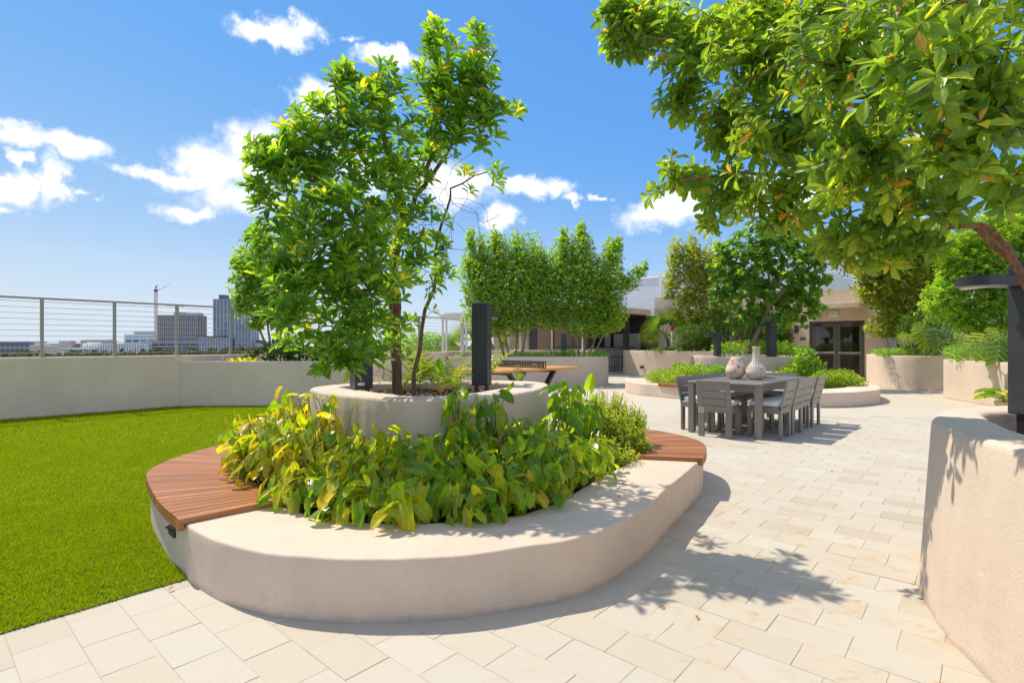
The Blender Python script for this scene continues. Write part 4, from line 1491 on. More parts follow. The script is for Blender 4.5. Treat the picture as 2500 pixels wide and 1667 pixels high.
# air duct on the roof
du = thing('air_duct', 'pale rounded air duct on the roof above the canopy', 'duct', (12.65, 21.7, 3.05), rv)
mb = MB()
prof = [(.9 * math.sin(R(a)), .9 * math.cos(R(a)) * .95) for a in range(0, 91, 9)]
poly = [(0, 0)] + [(x, z) for x, z in prof]
vs = [(x, -.35, z + .25) for x, z in poly] + [(x, .35, z + .25) for x, z in poly]
nn_ = len(poly)
mb.add(vs, [tuple(reversed(range(nn_))), tuple(range(nn_, 2 * nn_))] + [(i, (i + 1) % nn_, nn_ + (i + 1) % nn_, nn_ + i) for i in range(nn_)])
obj('hood', mb, 'duct', du, local=True)
obj('flange', MB().box((.45, 0, .22), (1.0, .8, .05)), 'steel', du, local=True)
obj('curb', MB().box((.45, 0, .1), (.8, .6, .195)), 'deck_slab', du, local=True)

# ------------------------------------------------------------------ bar pavilion and block
bp_ = thing('bar_pavilion', 'shaded bar with a flat concrete roof, dark slatted wall and screens', 'building', (5.02, 24.55, 0), math.atan2(U.y, U.x))
# local x along U, local y along V (to the left and away)
obj('roof', MB().bbox((-.2, 3.4, 2.86), (6.0, 6.9, .28), .012), 'stucco_bounce', bp_, local=True)
obj('ceiling', MB().box((-.2, 3.45, 2.70), (5.8, 6.6, .03)), 'bar_ceiling', bp_, local=True)
obj('fascia_strip', MB().box((2.25, 3.4, 2.655), (.06, 6.4, .05)), 'bar_wood', bp_, local=True)
for x, y in ((.83, .24), (-2.6, .3), (-2.6, 6.2)):
    obj('column', MB().bbox((x, y, 1.34), (.22, .22, 2.68), .006), 'black_metal', bp_, local=True)
mb = MB()
mb.box((2.72, 3.0, 1.35), (.06, 6.8, 2.7))
obj('back_wall', mb, 'interior', bp_, local=True)
mb = MB()
for k in range(64):
    mb.box((2.67, .2 + k * .062, 1.4), (.035, .034, 2.5))
tag(obj('wall_slats', mb, 'bar_wood', bp_, local=True), kind='stuff')
obj('pier', MB().box((2.60, 4.55, 1.35), (.16, .75, 2.7)), 'stucco_bounce', bp_, local=True)
for y0_, y1_ in ((.45, 1.95), (2.15, 2.5)):
    obj('screen', MB().bbox((2.62, (y0_ + y1_) / 2, 1.35), (.05, y1_ - y0_, .95), .006), 'screen', bp_, local=True)
obj('counter', MB().bbox((1.55, 2.6, .55), (.6, 4.4, 1.10), .01), 'counter', bp_, local=True)
obj('counter_top', MB().bbox((1.55, 2.6, 1.125), (.75, 4.5, .05), .006), 'black_metal', bp_, local=True)
for k in range(3):
    obj('downlight', MB().lathe([(0, 0), (.06, 0), (.06, .02), (0, .02)], 12, (.9, .9 + k * 1.2, 2.662)), 'white_paint', bp_, local=True)
for k, (px_, Yd, lab) in enumerate(((1497, 25.0, 'dark woven-back bar stool in the gap beside the long planter'), (1512, 25.6, 'bar stool partly hidden by the wall end of the palm planter'))):
    q = AT(px_, 900, Yd)
    st = thing('bar_stool', lab, 'stool', (q.x, q.y, 0), R(20 + 40 * k), 'bar stools in the shade')
    for sx in (-1, 1):
        for sy in (-1, 1):
            obj('leg', MB().tube([(sx * .20, sy * .20, 0), (sx * .16, sy * .17, .70)], .016, 8), 'stool_frame', st, local=True)
    obj('seat', MB().bbox((0, 0, .71), (.40, .40, .04), .012, seg=2), 'stool_frame', st, local=True)
    mb = MB()
    mb.tube([(-.19, -.2, .72), (-.22, -.2, 1.02)], .013, 6).tube([(-.19, .2, .72), (-.22, .2, 1.02)], .013, 6).tube([(-.22, -.2, 1.02), (-.25, 0, 1.03), (-.22, .2, 1.02)], .016, 6)
    for q_ in range(5):
        mb.tube([(-.2, -.13 + .065 * q_, .74), (-.24, -.13 + .065 * q_, 1.02)], .007, 5)
    obj('backrest', mb, 'stool_frame', st, local=True)
    mb = MB()
    for s in (-1, 1):
        mb.tube([(-.19, s * .19, .22), (.19, s * .19, .22)], .01, 6).tube([(s * .19, -.19, .3), (s * .19, .19, .3)], .01, 6)
    obj('footrest', mb, 'stool_frame', st, local=True)
bk = thing('service_block', 'plain tan stucco block rising beside the bar roof', 'building', (7.05, 26.6, 0), rv)
obj('wall', MB().bbox((4.2, 2.4, 1.8), (8.4, 4.8, 3.6), .01), 'stucco', bk, local=True)
# lounge building behind the railing
lb = thing('lounge_building', 'low pale building with tall dark slit windows behind the far railing', 'building', (1.2, 29.2, 0))
mb = MB()
xs = [-2.2, -.72, -.42, .35, .62, 1.75, 2.25, 2.9]
for a_, b_ in ((-2.2, -.25), (.2, .95), (1.12, 2.05), (2.35, 3.4)):
    mb.box(((a_ + b_) / 2, .15, 1.25), (b_ - a_, .3, 2.5))
mb.box((.6, .15, 2.7), (5.6, .3, .4))
mb.box((.6, 2.4, 1.3), (5.6, .2, 2.6))
obj('wall', mb, 'stucco', lb, local=True)
for a_, b_ in ((-.25, .2), (.95, 1.12), (2.05, 2.35)):
    obj('window', MB().box(((a_ + b_) / 2, .2, 1.25), (b_ - a_ - .01, .04, 2.49)), 'window_dark', lb, local=True)
obj('roof', MB().box((.6, 1.1, 2.96), (6.2, 3.2, .1)), 'stucco_bounce', lb, local=True)
# white canopy
cn = thing('canopy', 'round-ended white canopy on slim posts beyond the far railing', 'canopy', (-1.0, 20.9, 0))
cn.location = (-1.75, 22.4, 0)
poly = [(-1.35, .0), (-1.2, -.35), (-.7, -.6), (0, -.7), (1.6, -.75), (3.0, -.75), (3.0, 1.5), (0, 1.5), (-.9, 1.1), (-1.25, .6)]
mb = MB().prism(poly, 2.38, 2.50)
mb.prism([(x * .93 + .05, y * .93) for x, y in poly], 2.50, 2.56)
obj('roof', mb, 'rail_white', cn, local=True)
for x, y in ((-1.12, -.15), (-.12, -.45), (1.6, -.4), (-.4, 1.2), (2.4, 1.2)):
    obj('post', MB().bbox((x, y, 1.19), (.09, .09, 2.38), .006), 'rail_white', cn, local=True)
# alarm post by the palm
q = AT(1643, 853, 21.35)
ap = thing('alarm_post', 'white post topped by a red alarm box beside the fan palm', 'post', (q.x, q.y, 1.015))
obj('post', MB().bbox((0, 0, .40), (.12, .10, .80), .006), 'rail_white', ap, local=True)
hb = obj('alarm_box', MB().bbox((-.01, 0, .90), (.17, .14, .20), .01), 'red_paint', ap, local=True)
obj('button', MB().lathe([(0, 0), (.022, 0), (.022, .01), (0, .01)], 12), 'white_paint', hb, local=True, loc=(.02, -.072, .86)).rotation_euler = (R(90), 0, 0)
q = AT(543, 873, 11.6)
jb = thing('junction_box', 'small cream junction box behind the rim of the parapet planter', 'box', (q.x, q.y, .85))
obj('case', MB().bbox((0, 0, .07), (.10, .08, .18), .02, seg=3), 'rail_white', jb, local=True)

# ------------------------------------------------------------------ city beyond the parapet
CY = 800.0


def city_box(px0, px1, py0, py1=868, Y=CY):
    x0, x1 = (px0 - 1250) * Y / 1310, (px1 - 1250) * Y / 1310
    return x0, x1, EYE + (841 - py0) * Y / 1310, EYE + (841 - py1) * Y / 1310


def tower(label, px0, px1, py0, wall, glass, cols, rows, depth=26, rz=0.0, Y=CY, band=.34, pier=.30, roof=None, name='apartment_building', zbot=GZ, balc=False):
    x0, x1, zt, _ = city_box(px0, px1, py0, Y=Y)
    W_ = x1 - x0
    o = thing(name, label, 'building', ((x0 + x1) / 2, Y, zbot), rz)
    H_ = zt - zbot
    obj('core', MB().box((0, depth / 2 + .3, H_ / 2), (W_ - .6, depth, H_ - .5)), glass, o, local=True)
    mb = MB()
    fh = H_ / rows
    for r in range(rows + 1):
        mb.box((0, depth / 2, min(r * fh + fh * band / 2, H_ - fh * band / 2)), (W_, depth + .5, fh * band))
    obj('floor_bands', tagm(mb), wall, o, local=True)
    mb = MB()
    cw = W_ / cols
    for c in range(cols + 1):
        mb.box((max(min(-W_ / 2 + c * cw, W_ / 2 - .3), -W_ / 2 + .3), .05, H_ / 2), (cw * pier, .5, H_ - .2))
    for c in range(4):
        for s in (-1, 1):
            mb.box((s * (W_ / 2 - .02), depth * (c + .5) / 4, H_ / 2), (.4, depth / 4 * pier, H_ - .2))
    obj('piers', mb, wall, o, local=True)
    if roof:
        for fx0, fx1, hh, rm in roof:
            obj('roof_house', MB().box((W_ * ((fx0 + fx1) / 2 - .5), depth / 2, H_ + hh / 2), (W_ * (fx1 - fx0), depth * .5, hh)), rm, o, local=True)
    return o


def tagm(m):
    return m


low = 'low pale institutional building'
tower('long pale glass-fronted hall at the far left of the skyline', -70, 72, 833, 'city_grey', 'window_dark', 12, 2, 30, pier=.12, band=.18)
tower('low beige hospital-like block with rows of small windows', 72, 145, 842, 'city_cream', 'city_tan', 12, 4, 24, band=.5, pier=.45, roof=[(.0, .35, 3, 'city_cream')])
tower('beige stepped block with a raised centre, left of the white apartments', 90, 166, 838, 'city_cream', 'window_dark', 14, 5, 20, Y=830, band=.55, pier=.5, roof=[(.62, 1.0, 4, 'city_tan')])
tower('low white shed roofed block at the tree line', 145, 212, 850, 'city_white', 'city_grey', 8, 2, 22, band=.6, pier=.6, Y=770)
tower('tan block partly behind the white apartments', 184, 208, 838, 'city_tan', 'city_dark', 4, 5, 22, Y=840)
tower('pale stepped apartment block with a flat crown', 198, 260, 830, 'city_cream', 'city_grey', 8, 6, 22, Y=830, band=.6, pier=.5, roof=[(.05, .95, 1.6, 'city_white')])
tower('white apartment block with dark upright windows', 204, 360, 838, 'city_white', 'window_dark', 24, 5, 24, Y=790, band=.34, pier=.52, roof=[(.0, .12, 2, 'city_white')])
tower('white office block with teal glass bands and rooftop plant', 305, 378, 816, 'city_white', 'city_teal', 4, 4, 26, Y=850, band=.42, pier=.22, roof=[(.2, .75, 5, 'city_grey')])
tower('unfinished concrete apartment tower with open upper floors', 383, 478, 769, 'city_concrete', 'city_dark', 18, 24, 30, Y=820, band=.26, pier=.26, roof=[(.35, .62, 5, 'city_concrete'), (.65, .98, 4, 'city_concrete')], name='unfinished_tower')
tower('grey parking podium under the unfinished tower', 350, 482, 832, 'city_grey', 'city_dark', 7, 5, 30, Y=800, band=.4, pier=.08, name='parking_podium')
tower('tall blue-glass apartment tower with a dark roof box', 520, 590, 730, 'city_mullion', 'tower_glass', 8, 34, 26, Y=820, band=.16, pier=.12, roof=[(.12, .34, 7, 'city_dark')], name='glass_tower')
tower('shorter blue-glass tower wing with white grid', 574, 613, 792, 'city_mullion', 'tower_glass', 5, 22, 26, Y=800, band=.14, pier=.10, name='glass_tower')
tower('glassy mid-rise podium left of the blue towers', 485, 560, 825, 'city_mullion', 'tower_glass', 11, 9, 26, Y=795, band=.2, pier=.12, roof=[(.1, .7, 3, 'far_foliage')])
tower('white mid-rise with dark windows right of the blue towers', 613, 672, 838, 'city_white', 'window_dark', 16, 6, 24, Y=810, band=.3, pier=.4, roof=[(.1, .4, 5, 'city_dark')])
tower('low pale flats showing between the trees and the glass towers', 680, 800, 846, 'city_cream', 'window_dark', 16, 4, 24, Y=830)
# construction crane
cx0, _, cz1, _ = city_box(380.5, 380.5, 712, Y=812)
cr = thing('tower_crane', 'slender tower crane standing beside the unfinished tower', 'crane', (cx0, 812, GZ))
Hc = cz1 - GZ
mb = MB()
hw = 1.5
for sx in (-1, 1):
    for sy in (-1, 1):
        mb.box((sx * hw, sy * hw, Hc / 2), (.42, .42, Hc))
ns = 34
for k in range(ns):
    z0_, z1_ = Hc * k / ns, Hc * (k + 1) / ns
    for sy in (-1, 1):
        mb.tube([(-hw, sy * hw, z0_), (hw, sy * hw, z1_)] if k % 2 else [(hw, sy * hw, z0_), (-hw, sy * hw, z1_)], .2, 4, False)
        mb.box((0, sy * hw, z0_), (3, .3, .3))
    for sx in (-1, 1):
        mb.tube([(sx * hw, -hw, z0_), (sx * hw, hw, z1_)], .2, 4, False)
obj('mast', mb, 'crane_paint', cr, local=True)
mb = MB().box((0, 0, Hc + 1.5), (3.6, 3.6, 3))
mb.tube([(-1, 0, Hc + 3), (-.4, 0, Hc + 9), (1.6, 0, Hc + 3)], .5, 4)
mb.tube([(2, -6, Hc + 2), (-1.5, 7, Hc + 11)], .55, 4)
obj('cab', mb, 'bronze', cr, local=True)
obj('jib', MB().tube([(0, 4, Hc + 3), (.5, 34, Hc + 15)], [.8, .4], 4), 'crane_paint', cr, local=True)
cx0, cx1, cz1, _ = city_box(402, 448, 748, Y=826)
cr = thing('tower_crane', 'small crane with a level jib above the unfinished tower', 'crane', (cx1 - 8, 826, 30))
mb = MB().box((0, 0, (cz1 - 30) / 2), (1.4, 1.4, cz1 - 30))
obj('mast', mb, 'city_concrete', cr, local=True)
mb = MB()
zj = cz1 - 30
mb.tube([(6, 0, zj), (-20, 0, zj)], .28, 4).tube([(6, 0, zj), (0, 0, zj + 2.2), (-10, 0, zj + 1.6), (-20, 0, zj)], .22, 4)
for k in range(10):
    mb.tube([(4 - k * 2.4, 0, zj), (2.8 - k * 2.4, 0, zj + 1.5)], .14, 4, False)
mb.box((7, 0, zj), (2.4, 1.6, 1.6))
obj('jib', mb, 'steel', cr, local=True)


# ================================================================== PLANTS
def leaf_tpl(n=4, half=2, shape='elliptic', fold=.22, curl=.18, wave=0.0):
    """blade along +x, length 1, width 1 (half-width .5), upper side +z; returns verts, quads, uv"""
    us = np.linspace(0, 1, n + 1)
    V, UV = [], []
    for u in us:
        if shape == 'elliptic':
            wd = math.sin(math.pi * min(1, max(0, u)) ** .85) ** .8 if 0 < u < 1 else 0.0
        elif shape == 'obovate':
            wd = math.sin(math.pi * u ** 1.5) ** .75 if 0 < u < 1 else 0.0
        elif shape == 'round':
            wd = math.sin(math.pi * u ** 1.15) ** .55 if 0 < u < 1 else 0.0
        else:
            wd = 1.0 - u
        wd = max(wd, .05 if u < .5 else 0.02)
        for s in np.linspace(-1, 1, 2 * half + 1):
            y = s * wd * .5
            z = abs(y) * fold * 2 * .5 - curl * (u - .15) ** 2 + wave * math.sin(u * 14 + s * 2) * abs(s)
            V.append((u, y, z))
            UV.append((.5 + s * .5, u))
    m = 2 * half + 1
    F = [(i * m + j, (i + 1) * m + j, (i + 1) * m + j + 1, i * m + j + 1) for i in range(n) for j in range(2 * half)]
    return np.array(V), np.array(F), np.array(UV)


def frames(D, N):
    D = D / np.linalg.norm(D, axis=1, keepdims=True)
    Yv = np.cross(N, D)
    l = np.linalg.norm(Yv, axis=1, keepdims=True)
    bad = l[:, 0] < 1e-4
    if bad.any():
        Yv[bad] = np.cross(np.array([0.31, .2, .9]), D[bad])
        l = np.linalg.norm(Yv, axis=1, keepdims=True)
    Yv /= np.maximum(l, 1e-6)
    Zv = np.cross(D, Yv)
    return np.stack([D, Yv, Zv], 2)


def leaf_mass(name, P, D, N, L, W, var, tpl, mat, parent=None, smooth=True):
    Vt, Ft, UVt = tpl
    Rm = frames(D, N)
    n, k = len(P), len(Vt)
    X = np.broadcast_to(Vt, (n, k, 3)) * np.stack([L, W, L], 1)[:, None, :]
    V = np.einsum('nij,nkj->nki', Rm, X) + P[:, None, :]
    F = (Ft[None] + (np.arange(n) * k)[:, None, None]).reshape(-1, Ft.shape[1])
    me = np_mesh(name, V.reshape(-1, 3), F, np.repeat(var, k), np.tile(UVt, (n, 1)), smooth)
    o = obj(name, me, mat, parent)
    return tag(o, kind='stuff')


def leaf_parts(P, D, N, L, W, tpl, mat, parent, count=300, name='leaf', cell=9.0):
    """the largest leaves in view become single objects; returns the mask of those taken"""
    n = len(P)
    Y = np.maximum(P[:, 1], .3)
    sx = (P[:, 0] / Y * 1310 + 1250) / 2500 * 1024
    sy = (841 - (P[:, 2] - EYE) / Y * 1310) / 1667 * 682
    dist = np.linalg.norm(P - np.array([0, 0, EYE]), axis=1)
    view = (sx > -5) & (sx < 1030) & (sy > -5) & (sy < 690) & (P[:, 1] > .4)
    cid = (np.floor(sx / cell) * 4096 + np.floor(sy / cell)).astype(int)
    order = np.argsort(dist)
    depth = {}
    vis = np.zeros(n, bool)
    for i in order:
        if not view[i]:
            continue
        d = depth.get(cid[i])
        if d is None:
            depth[cid[i]] = dist[i]
            vis[i] = True
        elif dist[i] < d + .06:
            vis[i] = True
    Dn = D / np.linalg.norm(D, axis=1, keepdims=True)
    to = (P - np.array([0, 0, EYE])) / dist[:, None]
    vislen = L * np.sqrt(np.maximum(0, 1 - np.sum(Dn * to, 1) ** 2)) / dist
    score = np.where(vis, vislen, -1)
    take = np.argsort(-score)[:count]
    take = take[score[take] > 0]
    Vt, Ft, UVt = tpl
    meshes = []
    ratio = float(np.median(W / L))
    for k in range(3):
        Vk = Vt * np.array([1, ratio, 1])
        Vk = Vk + np.array([0, 0, 1]) * (rng.normal(0, .012, len(Vk)))[:, None] * (Vt[:, :1] > .1)
        me = np_mesh(name, Vk, Ft, None, UVt)
        me.materials.append(MATS[mat])
        meshes.append(me)
    Rm = frames(D[take], N[take])
    off = Vector(parent.location)
    for q, i in enumerate(take):
        o = bpy.data.objects.new(name, meshes[q % 3])
        COL.objects.link(o)
        o.parent = parent
        M = Matrix(Rm[q].tolist()).to_4x4()
        s = float(L[i])
        wv = float(W[i] / L[i] / ratio)
        o.matrix_basis = Matrix.Translation(Vector(P[i]) - off) @ M @ Matrix.Diagonal((s, s * wv, s, 1))
    mask = np.zeros(n, bool)
    mask[take] = True
    return mask


def in_blob(c, r, shell=.35):
    while True:
        d = Vector((random.gauss(0, 1), random.gauss(0, 1), random.gauss(0, 1))).normalized()
        t_ = random.random() ** shell
        return Vector((c[0] + d.x * r[0] * t_, c[1] + d.y * r[1] * t_, c[2] + d.z * r[2] * t_)), d


def tube_soup(segs, n=5):
    """many tapered tubes as one mesh; segs = list of (points, radii)"""
    mb = MB()
    for pts, rad in segs:
        mb.tube(pts, rad, n, False)
    return mb


def rosettes(tips, axes, k, L, ratio, young=.25, droop=0.0, open_=(28, 82), step=.10):
    """whorled leaves round each shoot tip"""
    P, D, N, Ls, Ws, var = [], [], [], [], [], []
    for tp, ax in zip(tips, axes):
        a0 = ax.orthogonal().normalized()
        b0 = ax.cross(a0)
        kk = max(3, int(k * random.uniform(.75, 1.25)))
        ph0 = random.uniform(0, 6.28)
        base_v = random.gauss(.42, .17)
        Ls0 = L * random.uniform(.8, 1.2)
        for i in range(kk):
            f = i / max(1, kk - 1)                 # 0 youngest .. 1 oldest
            th = R(open_[0] + (open_[1] - open_[0]) * f ** .7 + random.gauss(0, 9))
            ph = ph0 + i * 2.39996 + random.gauss(0, .2)
            rad = a0 * math.cos(ph) + b0 * math.sin(ph)
            d = ax * math.cos(th) + rad * math.sin(th) + Vector((0, 0, -droop * f))
            d.normalize()
            nrm = ax * math.sin(th) - rad * math.cos(th)
            nrm += Vector((random.gauss(0, .25), random.gauss(0, .25), random.gauss(0, .25)))
            P.append(tp - ax * (step * Ls0 * 6 * f * random.uniform(.6, 1.1)))
            D.append(d)
            N.append(nrm)
            l = Ls0 * (.55 + .5 * min(1, f * 2.2)) * random.uniform(.85, 1.12)
            Ls.append(l)
            Ws.append(l * ratio * random.uniform(.88, 1.12))
            v = base_v + (young * (1 - f) if f < .35 else 0) + random.gauss(0, .09)
            if random.random() < .012:
                v = .985
            var.append(min(.995, max(.01, v)))
    return (np.array([tuple(p) for p in P]), np.array([tuple(p) for p in D]), np.array([tuple(p) for p in N]), np.array(Ls), np.array(Ws), np.array(var))


def grow(limbs, tips, twig_r=.004, max_reach=9.0):
    """twigs from the limbs out to every tip; each tip joins the nearest wood already there"""
    nodes, rad = [], []
    for pts, rs in limbs:
        for i in range(len(pts) - 1):
            a, b_ = Vector(pts[i]), Vector(pts[i + 1])
            m = max(2, int((b_ - a).length / .08))
            for q in range(m):
                f = q / m
                nodes.append(a.lerp(b_, f))
                rad.append(rs[i] * (1 - f) + rs[i + 1] * f)
        nodes.append(Vector(pts[-1]))
        rad.append(rs[-1])
    A = np.array([tuple(p) for p in nodes])
    Rr = list(rad)
    T_ = np.array([tuple(p) for p in tips])
    d0 = np.min(np.linalg.norm(T_[:, None, :] - A[None], axis=2), 1) if len(T_) * len(A) < 4e6 else np.linalg.norm(T_ - A.mean(0), axis=1)
    segs, axes = [], [None] * len(tips)
    buf = np.zeros((len(A) + 3 * len(tips), 3))
    buf[:len(A)] = A
    cnt = len(A)
    for i in np.argsort(d0):
        tp = tips[i]
        dd = buf[:cnt] - np.array(tp)
        # prefer joining from below and inside
        dist = np.linalg.norm(dd, axis=1) + np.maximum(0, dd[:, 2]) * .8
        j = int(np.argmin(dist))
        a = Vector(buf[j])
        mid = a.lerp(tp, .55) + Vector((random.gauss(0, .06), random.gauss(0, .06), -.10)) * (tp - a).length
        r0 = min(Rr[j] * .75, twig_r * 2.2)
        segs.append(([a, mid, tp], [r0, max(twig_r, r0 * .7), twig_r * .6]))
        ax = (tp - mid)
        axes[i] = ax.normalized() if ax.length > 1e-4 else Vector((0, 0, 1))
        buf[cnt] = tuple(mid); Rr.append(max(twig_r, r0 * .7)); cnt += 1
        buf[cnt] = tuple(mid.lerp(tp, .6)); Rr.append(twig_r); cnt += 1
    return segs, axes


def px_blobs(lst, Y0, flat=.8):
    """crown lobes measured in the picture: (px, py, rx, ry[, depth])"""
    out = []
    for b_ in lst:
        Y = b_[4] if len(b_) > 4 else Y0
        wgt = b_[5] if len(b_) > 5 else 1.0
        c = AT(b_[0], b_[1], Y)
        out.append((c, (b_[2] * Y / 1310, max(.12, (b_[2] + b_[3]) / 2 * Y / 1310 * flat), b_[3] * Y / 1310), wgt))
    return out


def big_tree(name, label, base, limbs, blobs, L, ratio, k, cover, mat, tpl, barkm, up=.45, droop=0.0, parts=300, twig_r=.004, n_extra=None, shell=.45, open_=(28, 82), cat='tree', group=None, young=.25, spire=0.0):
    o = thing(name, label, cat, base, 0, group)
    tips = []
    for c, r, wgt in blobs:
        area = math.pi * r[0] * r[2]
        n = max(2, int(cover * wgt * area / (k * L * L * ratio * .45)))
        for _ in range(n):
            p, d = in_blob(c, r, shell)
            if random.random() < .16:
                p = c + (p - c) * random.uniform(1.05, 1.28)
            if spire and p.z > c.z and random.random() < .3:
                p.z += random.uniform(.3, 1.0) * spire
            tips.append(p)
    segs, axes = grow(limbs, tips, twig_r)
    centre = sum((c for c, r, _ in blobs), Vector((0, 0, 0))) / len(blobs)
    ax2 = []
    for p, a in zip(tips, axes):
        q = a * .6 + (p - centre).normalized() * .35 + Vector((0, 0, up)) + Vector((random.gauss(0, .25), random.gauss(0, .25), random.gauss(0, .2)))
        ax2.append(q.normalized())
    lv = rosettes(tips, ax2, k, L, ratio, young=young, droop=droop, open_=open_)
    P, D, N, Ls, Ws, var = lv
    if parts:
        mask = leaf_parts(P, D, N, Ls, Ws, tpl, mat, o, parts)
    else:
        mask = np.zeros(len(P), bool)
    kx = ~mask
    leaf_mass('crown', P[kx], D[kx], N[kx], Ls[kx], Ws[kx], var[kx], tpl, mat, o)
    obj('trunk', tube_soup(limbs, 10), barkm, o)
    tag(obj('twigs', tube_soup(segs, 4), barkm, o), kind='stuff')
    return o


TPL_BIG = leaf_tpl(5, 2, 'elliptic', .30, .22)
TPL_MID = leaf_tpl(4, 1, 'elliptic', .30, .20)
TPL_TINY = leaf_tpl(2, 1, 'elliptic', .35, .15)
TPL_OBO = leaf_tpl(5, 2, 'obovate', .26, .20)
TPL_ROUND = leaf_tpl(5, 2, 'round', .22, .16)


def wig(pts, n=3, amp=.02):
    """adds natural kinks to a limb path"""
    out = [Vector(pts[0])]
    for a, b_ in zip(pts[:-1], pts[1:]):
        a, b_ = Vector(a), Vector(b_)
        for q in range(1, n + 1):
            p = a.lerp(b_, q / n)
            if q < n:
                p += Vector((random.gauss(0, amp), random.gauss(0, amp), random.gauss(0, amp * .6)))
            out.append(p)
    return out


def limb(pts, r0, r1, n=3, amp=.015):
    p = wig(pts, n, amp)
    return (p, list(np.linspace(r0, r1, len(p))))


# ---- the tree in the oval planter
base = Vector((-1.10, 5.12, .77))
Lm = [limb([base, AT(965, 800, 5.05), AT(962, 640, 4.79), AT(985, 520, 4.58), AT(950, 400, 4.27), AT(930, 280, 4.05), AT(905, 190, 3.95)], .050, .010),
      limb([base + Vector((.03, .02, .0)), AT(950, 700, 5.0), AT(905, 610, 4.47), AT(850, 520, 4.05), AT(760, 440, 3.85), AT(690, 370, 3.74)], .034, .008),
      limb([AT(978, 540, 4.62), AT(1040, 450, 4.47), AT(1060, 330, 4.27), AT(1060, 180, 4.16), AT(1058, 90, 4.05)], .024, .006),
      limb([AT(1045, 445, 4.47), AT(1110, 340, 4.37), AT(1150, 220, 4.27), AT(1170, 100, 4.16)], .017, .005),
      limb([AT(1110, 340, 4.37), AT(1190, 300, 4.27), AT(1240, 260, 4.27)], .010, .004),
      limb([AT(905, 610, 4.47), AT(830, 640, 3.95), AT(750, 640, 3.74), AT(690, 590, 3.63)], .018, .006),
      limb([AT(955, 720, 5.0), AT(880, 720, 4.37), AT(790, 730, 3.95), AT(720, 740, 3.74)], .018, .006),
      limb([AT(958, 760, 5.0), AT(900, 800, 4.27), AT(850, 860, 3.85), AT(840, 893, 3.74)], .012, .004),
      limb([AT(880, 720, 4.37), AT(800, 820, 3.85), AT(770, 860, 3.74)], .010, .004),
      limb([AT(962, 640, 4.79), AT(880, 470, 4.37), AT(830, 330, 4.05), AT(815, 190, 3.95)], .022, .006),
      limb([Vector((-.93, 5.10, .77)), AT(1030, 800, 5.05), AT(1066, 660, 4.9), AT(1080, 540, 4.68), AT(1100, 460, 4.58), AT(1190, 420, 4.47)], .022, .005)]
TB = px_blobs([(900, 300, 150, 120), (790, 400, 140, 120), (1060, 190, 70, 125, 4.05, 1.4), (1160, 190, 58, 115, 4.05, 1.5), (1190, 290, 58, 70, 4.16, 1.4), (640, 390, 52, 62, 3.74), (690, 540, 85, 85, 3.74),
               (820, 540, 130, 120, 3.63), (740, 700, 95, 105, 3.63), (870, 720, 120, 115, 3.85), (845, 845, 80, 55, 3.63), (735, 820, 60, 50, 3.74), (1000, 420, 95, 110, 4.37, .8), (965, 560, 95, 90, 4.27, .55),
               (1085, 330, 60, 80, 4.16), (1060, 560, 45, 90, 4.58, .35), (1040, 700, 48, 60, 4.68, .5), (690, 400, 75, 70, 3.74), (820, 195, 42, 45, 3.95), (940, 190, 80, 45, 3.95),
               (1215, 420, 32, 26, 4.37, .8), (1250, 255, 26, 34, 4.27), (1058, 80, 26, 40, 4.05, 1.8), (1172, 85, 26, 36, 4.05, 1.8), (905, 650, 120, 70, 3.74, .8), (610, 340, 22, 26, 3.74), (780, 620, 120, 80, 3.63), (665, 650, 50, 60, 3.63), (700, 760, 50, 60, 3.53), (890, 830, 60, 55, 3.85), (800, 860, 60, 45, 3.63), (760, 300, 80, 60, 3.85), (700, 330, 60, 50, 3.74), (930, 470, 90, 80, 3.95), (1000, 620, 50, 60, 4.47), (1110, 250, 70, 80, 4.16), (640, 470, 60, 50, 3.74), (955, 690, 70, 60, 4.37, .7), (930, 790, 60, 55, 4.27, .8), (1010, 540, 60, 60, 4.47, .6), (1075, 640, 40, 60, 4.68, .6), (1000, 800, 40, 40, 4.58, .5), (880, 210, 80, 40, 3.95), (1140, 440, 20, 25, 4.47, .5), (960, 860, 45, 40, 4.37, .6)], 3.95, .75)
big_tree('tree', 'leafy multi-stemmed tree growing out of the raised rim of the oval planter', base, Lm, TB, .104, .35, 10, 2.3, 'leaf_tree', TPL_OBO, 'bark_brown', up=.85, twig_r=.0035, shell=.5, open_=(20, 74))
# bare vine tangled in its thin side
mb = MB()
for k in range(20):
    p = AT(random.uniform(1030, 1110), random.uniform(430, 600), 4.5 + random.uniform(-.15, .1))
    pts = [p]
    d = Vector((random.gauss(.1, .5), random.gauss(0, .3), random.gauss(-.3, .5))).normalized()
    for q in range(10):
        d = (d + Vector((random.gauss(0, .4), random.gauss(0, .35), random.gauss(-.10, .4)))).normalized()
        p = p + d * .075
        pts.append(p)
    mb.tube(pts, .0022, 4, False)
for k in range(7):
    p = AT(random.uniform(880, 960), random.uniform(880, 915), 5.0)
    pts = [p]
    d = Vector((random.gauss(0, .6), -.3, random.uniform(-.2, .7))).normalized()
    for q in range(5):
        d = (d + Vector((random.gauss(0, .4), random.gauss(0, .3), random.gauss(0, .4)))).normalized()
        p = p + d * .05
        pts.append(p)
    mb.tube(pts, .0022, 4, False)
vn = thing('vine', 'bare dry vine tangled in the thin right side of the central tree', 'vine', AT(1060, 560, 4.8))
tag(obj('stems', mb, 'bark_dead', vn), kind='stuff')

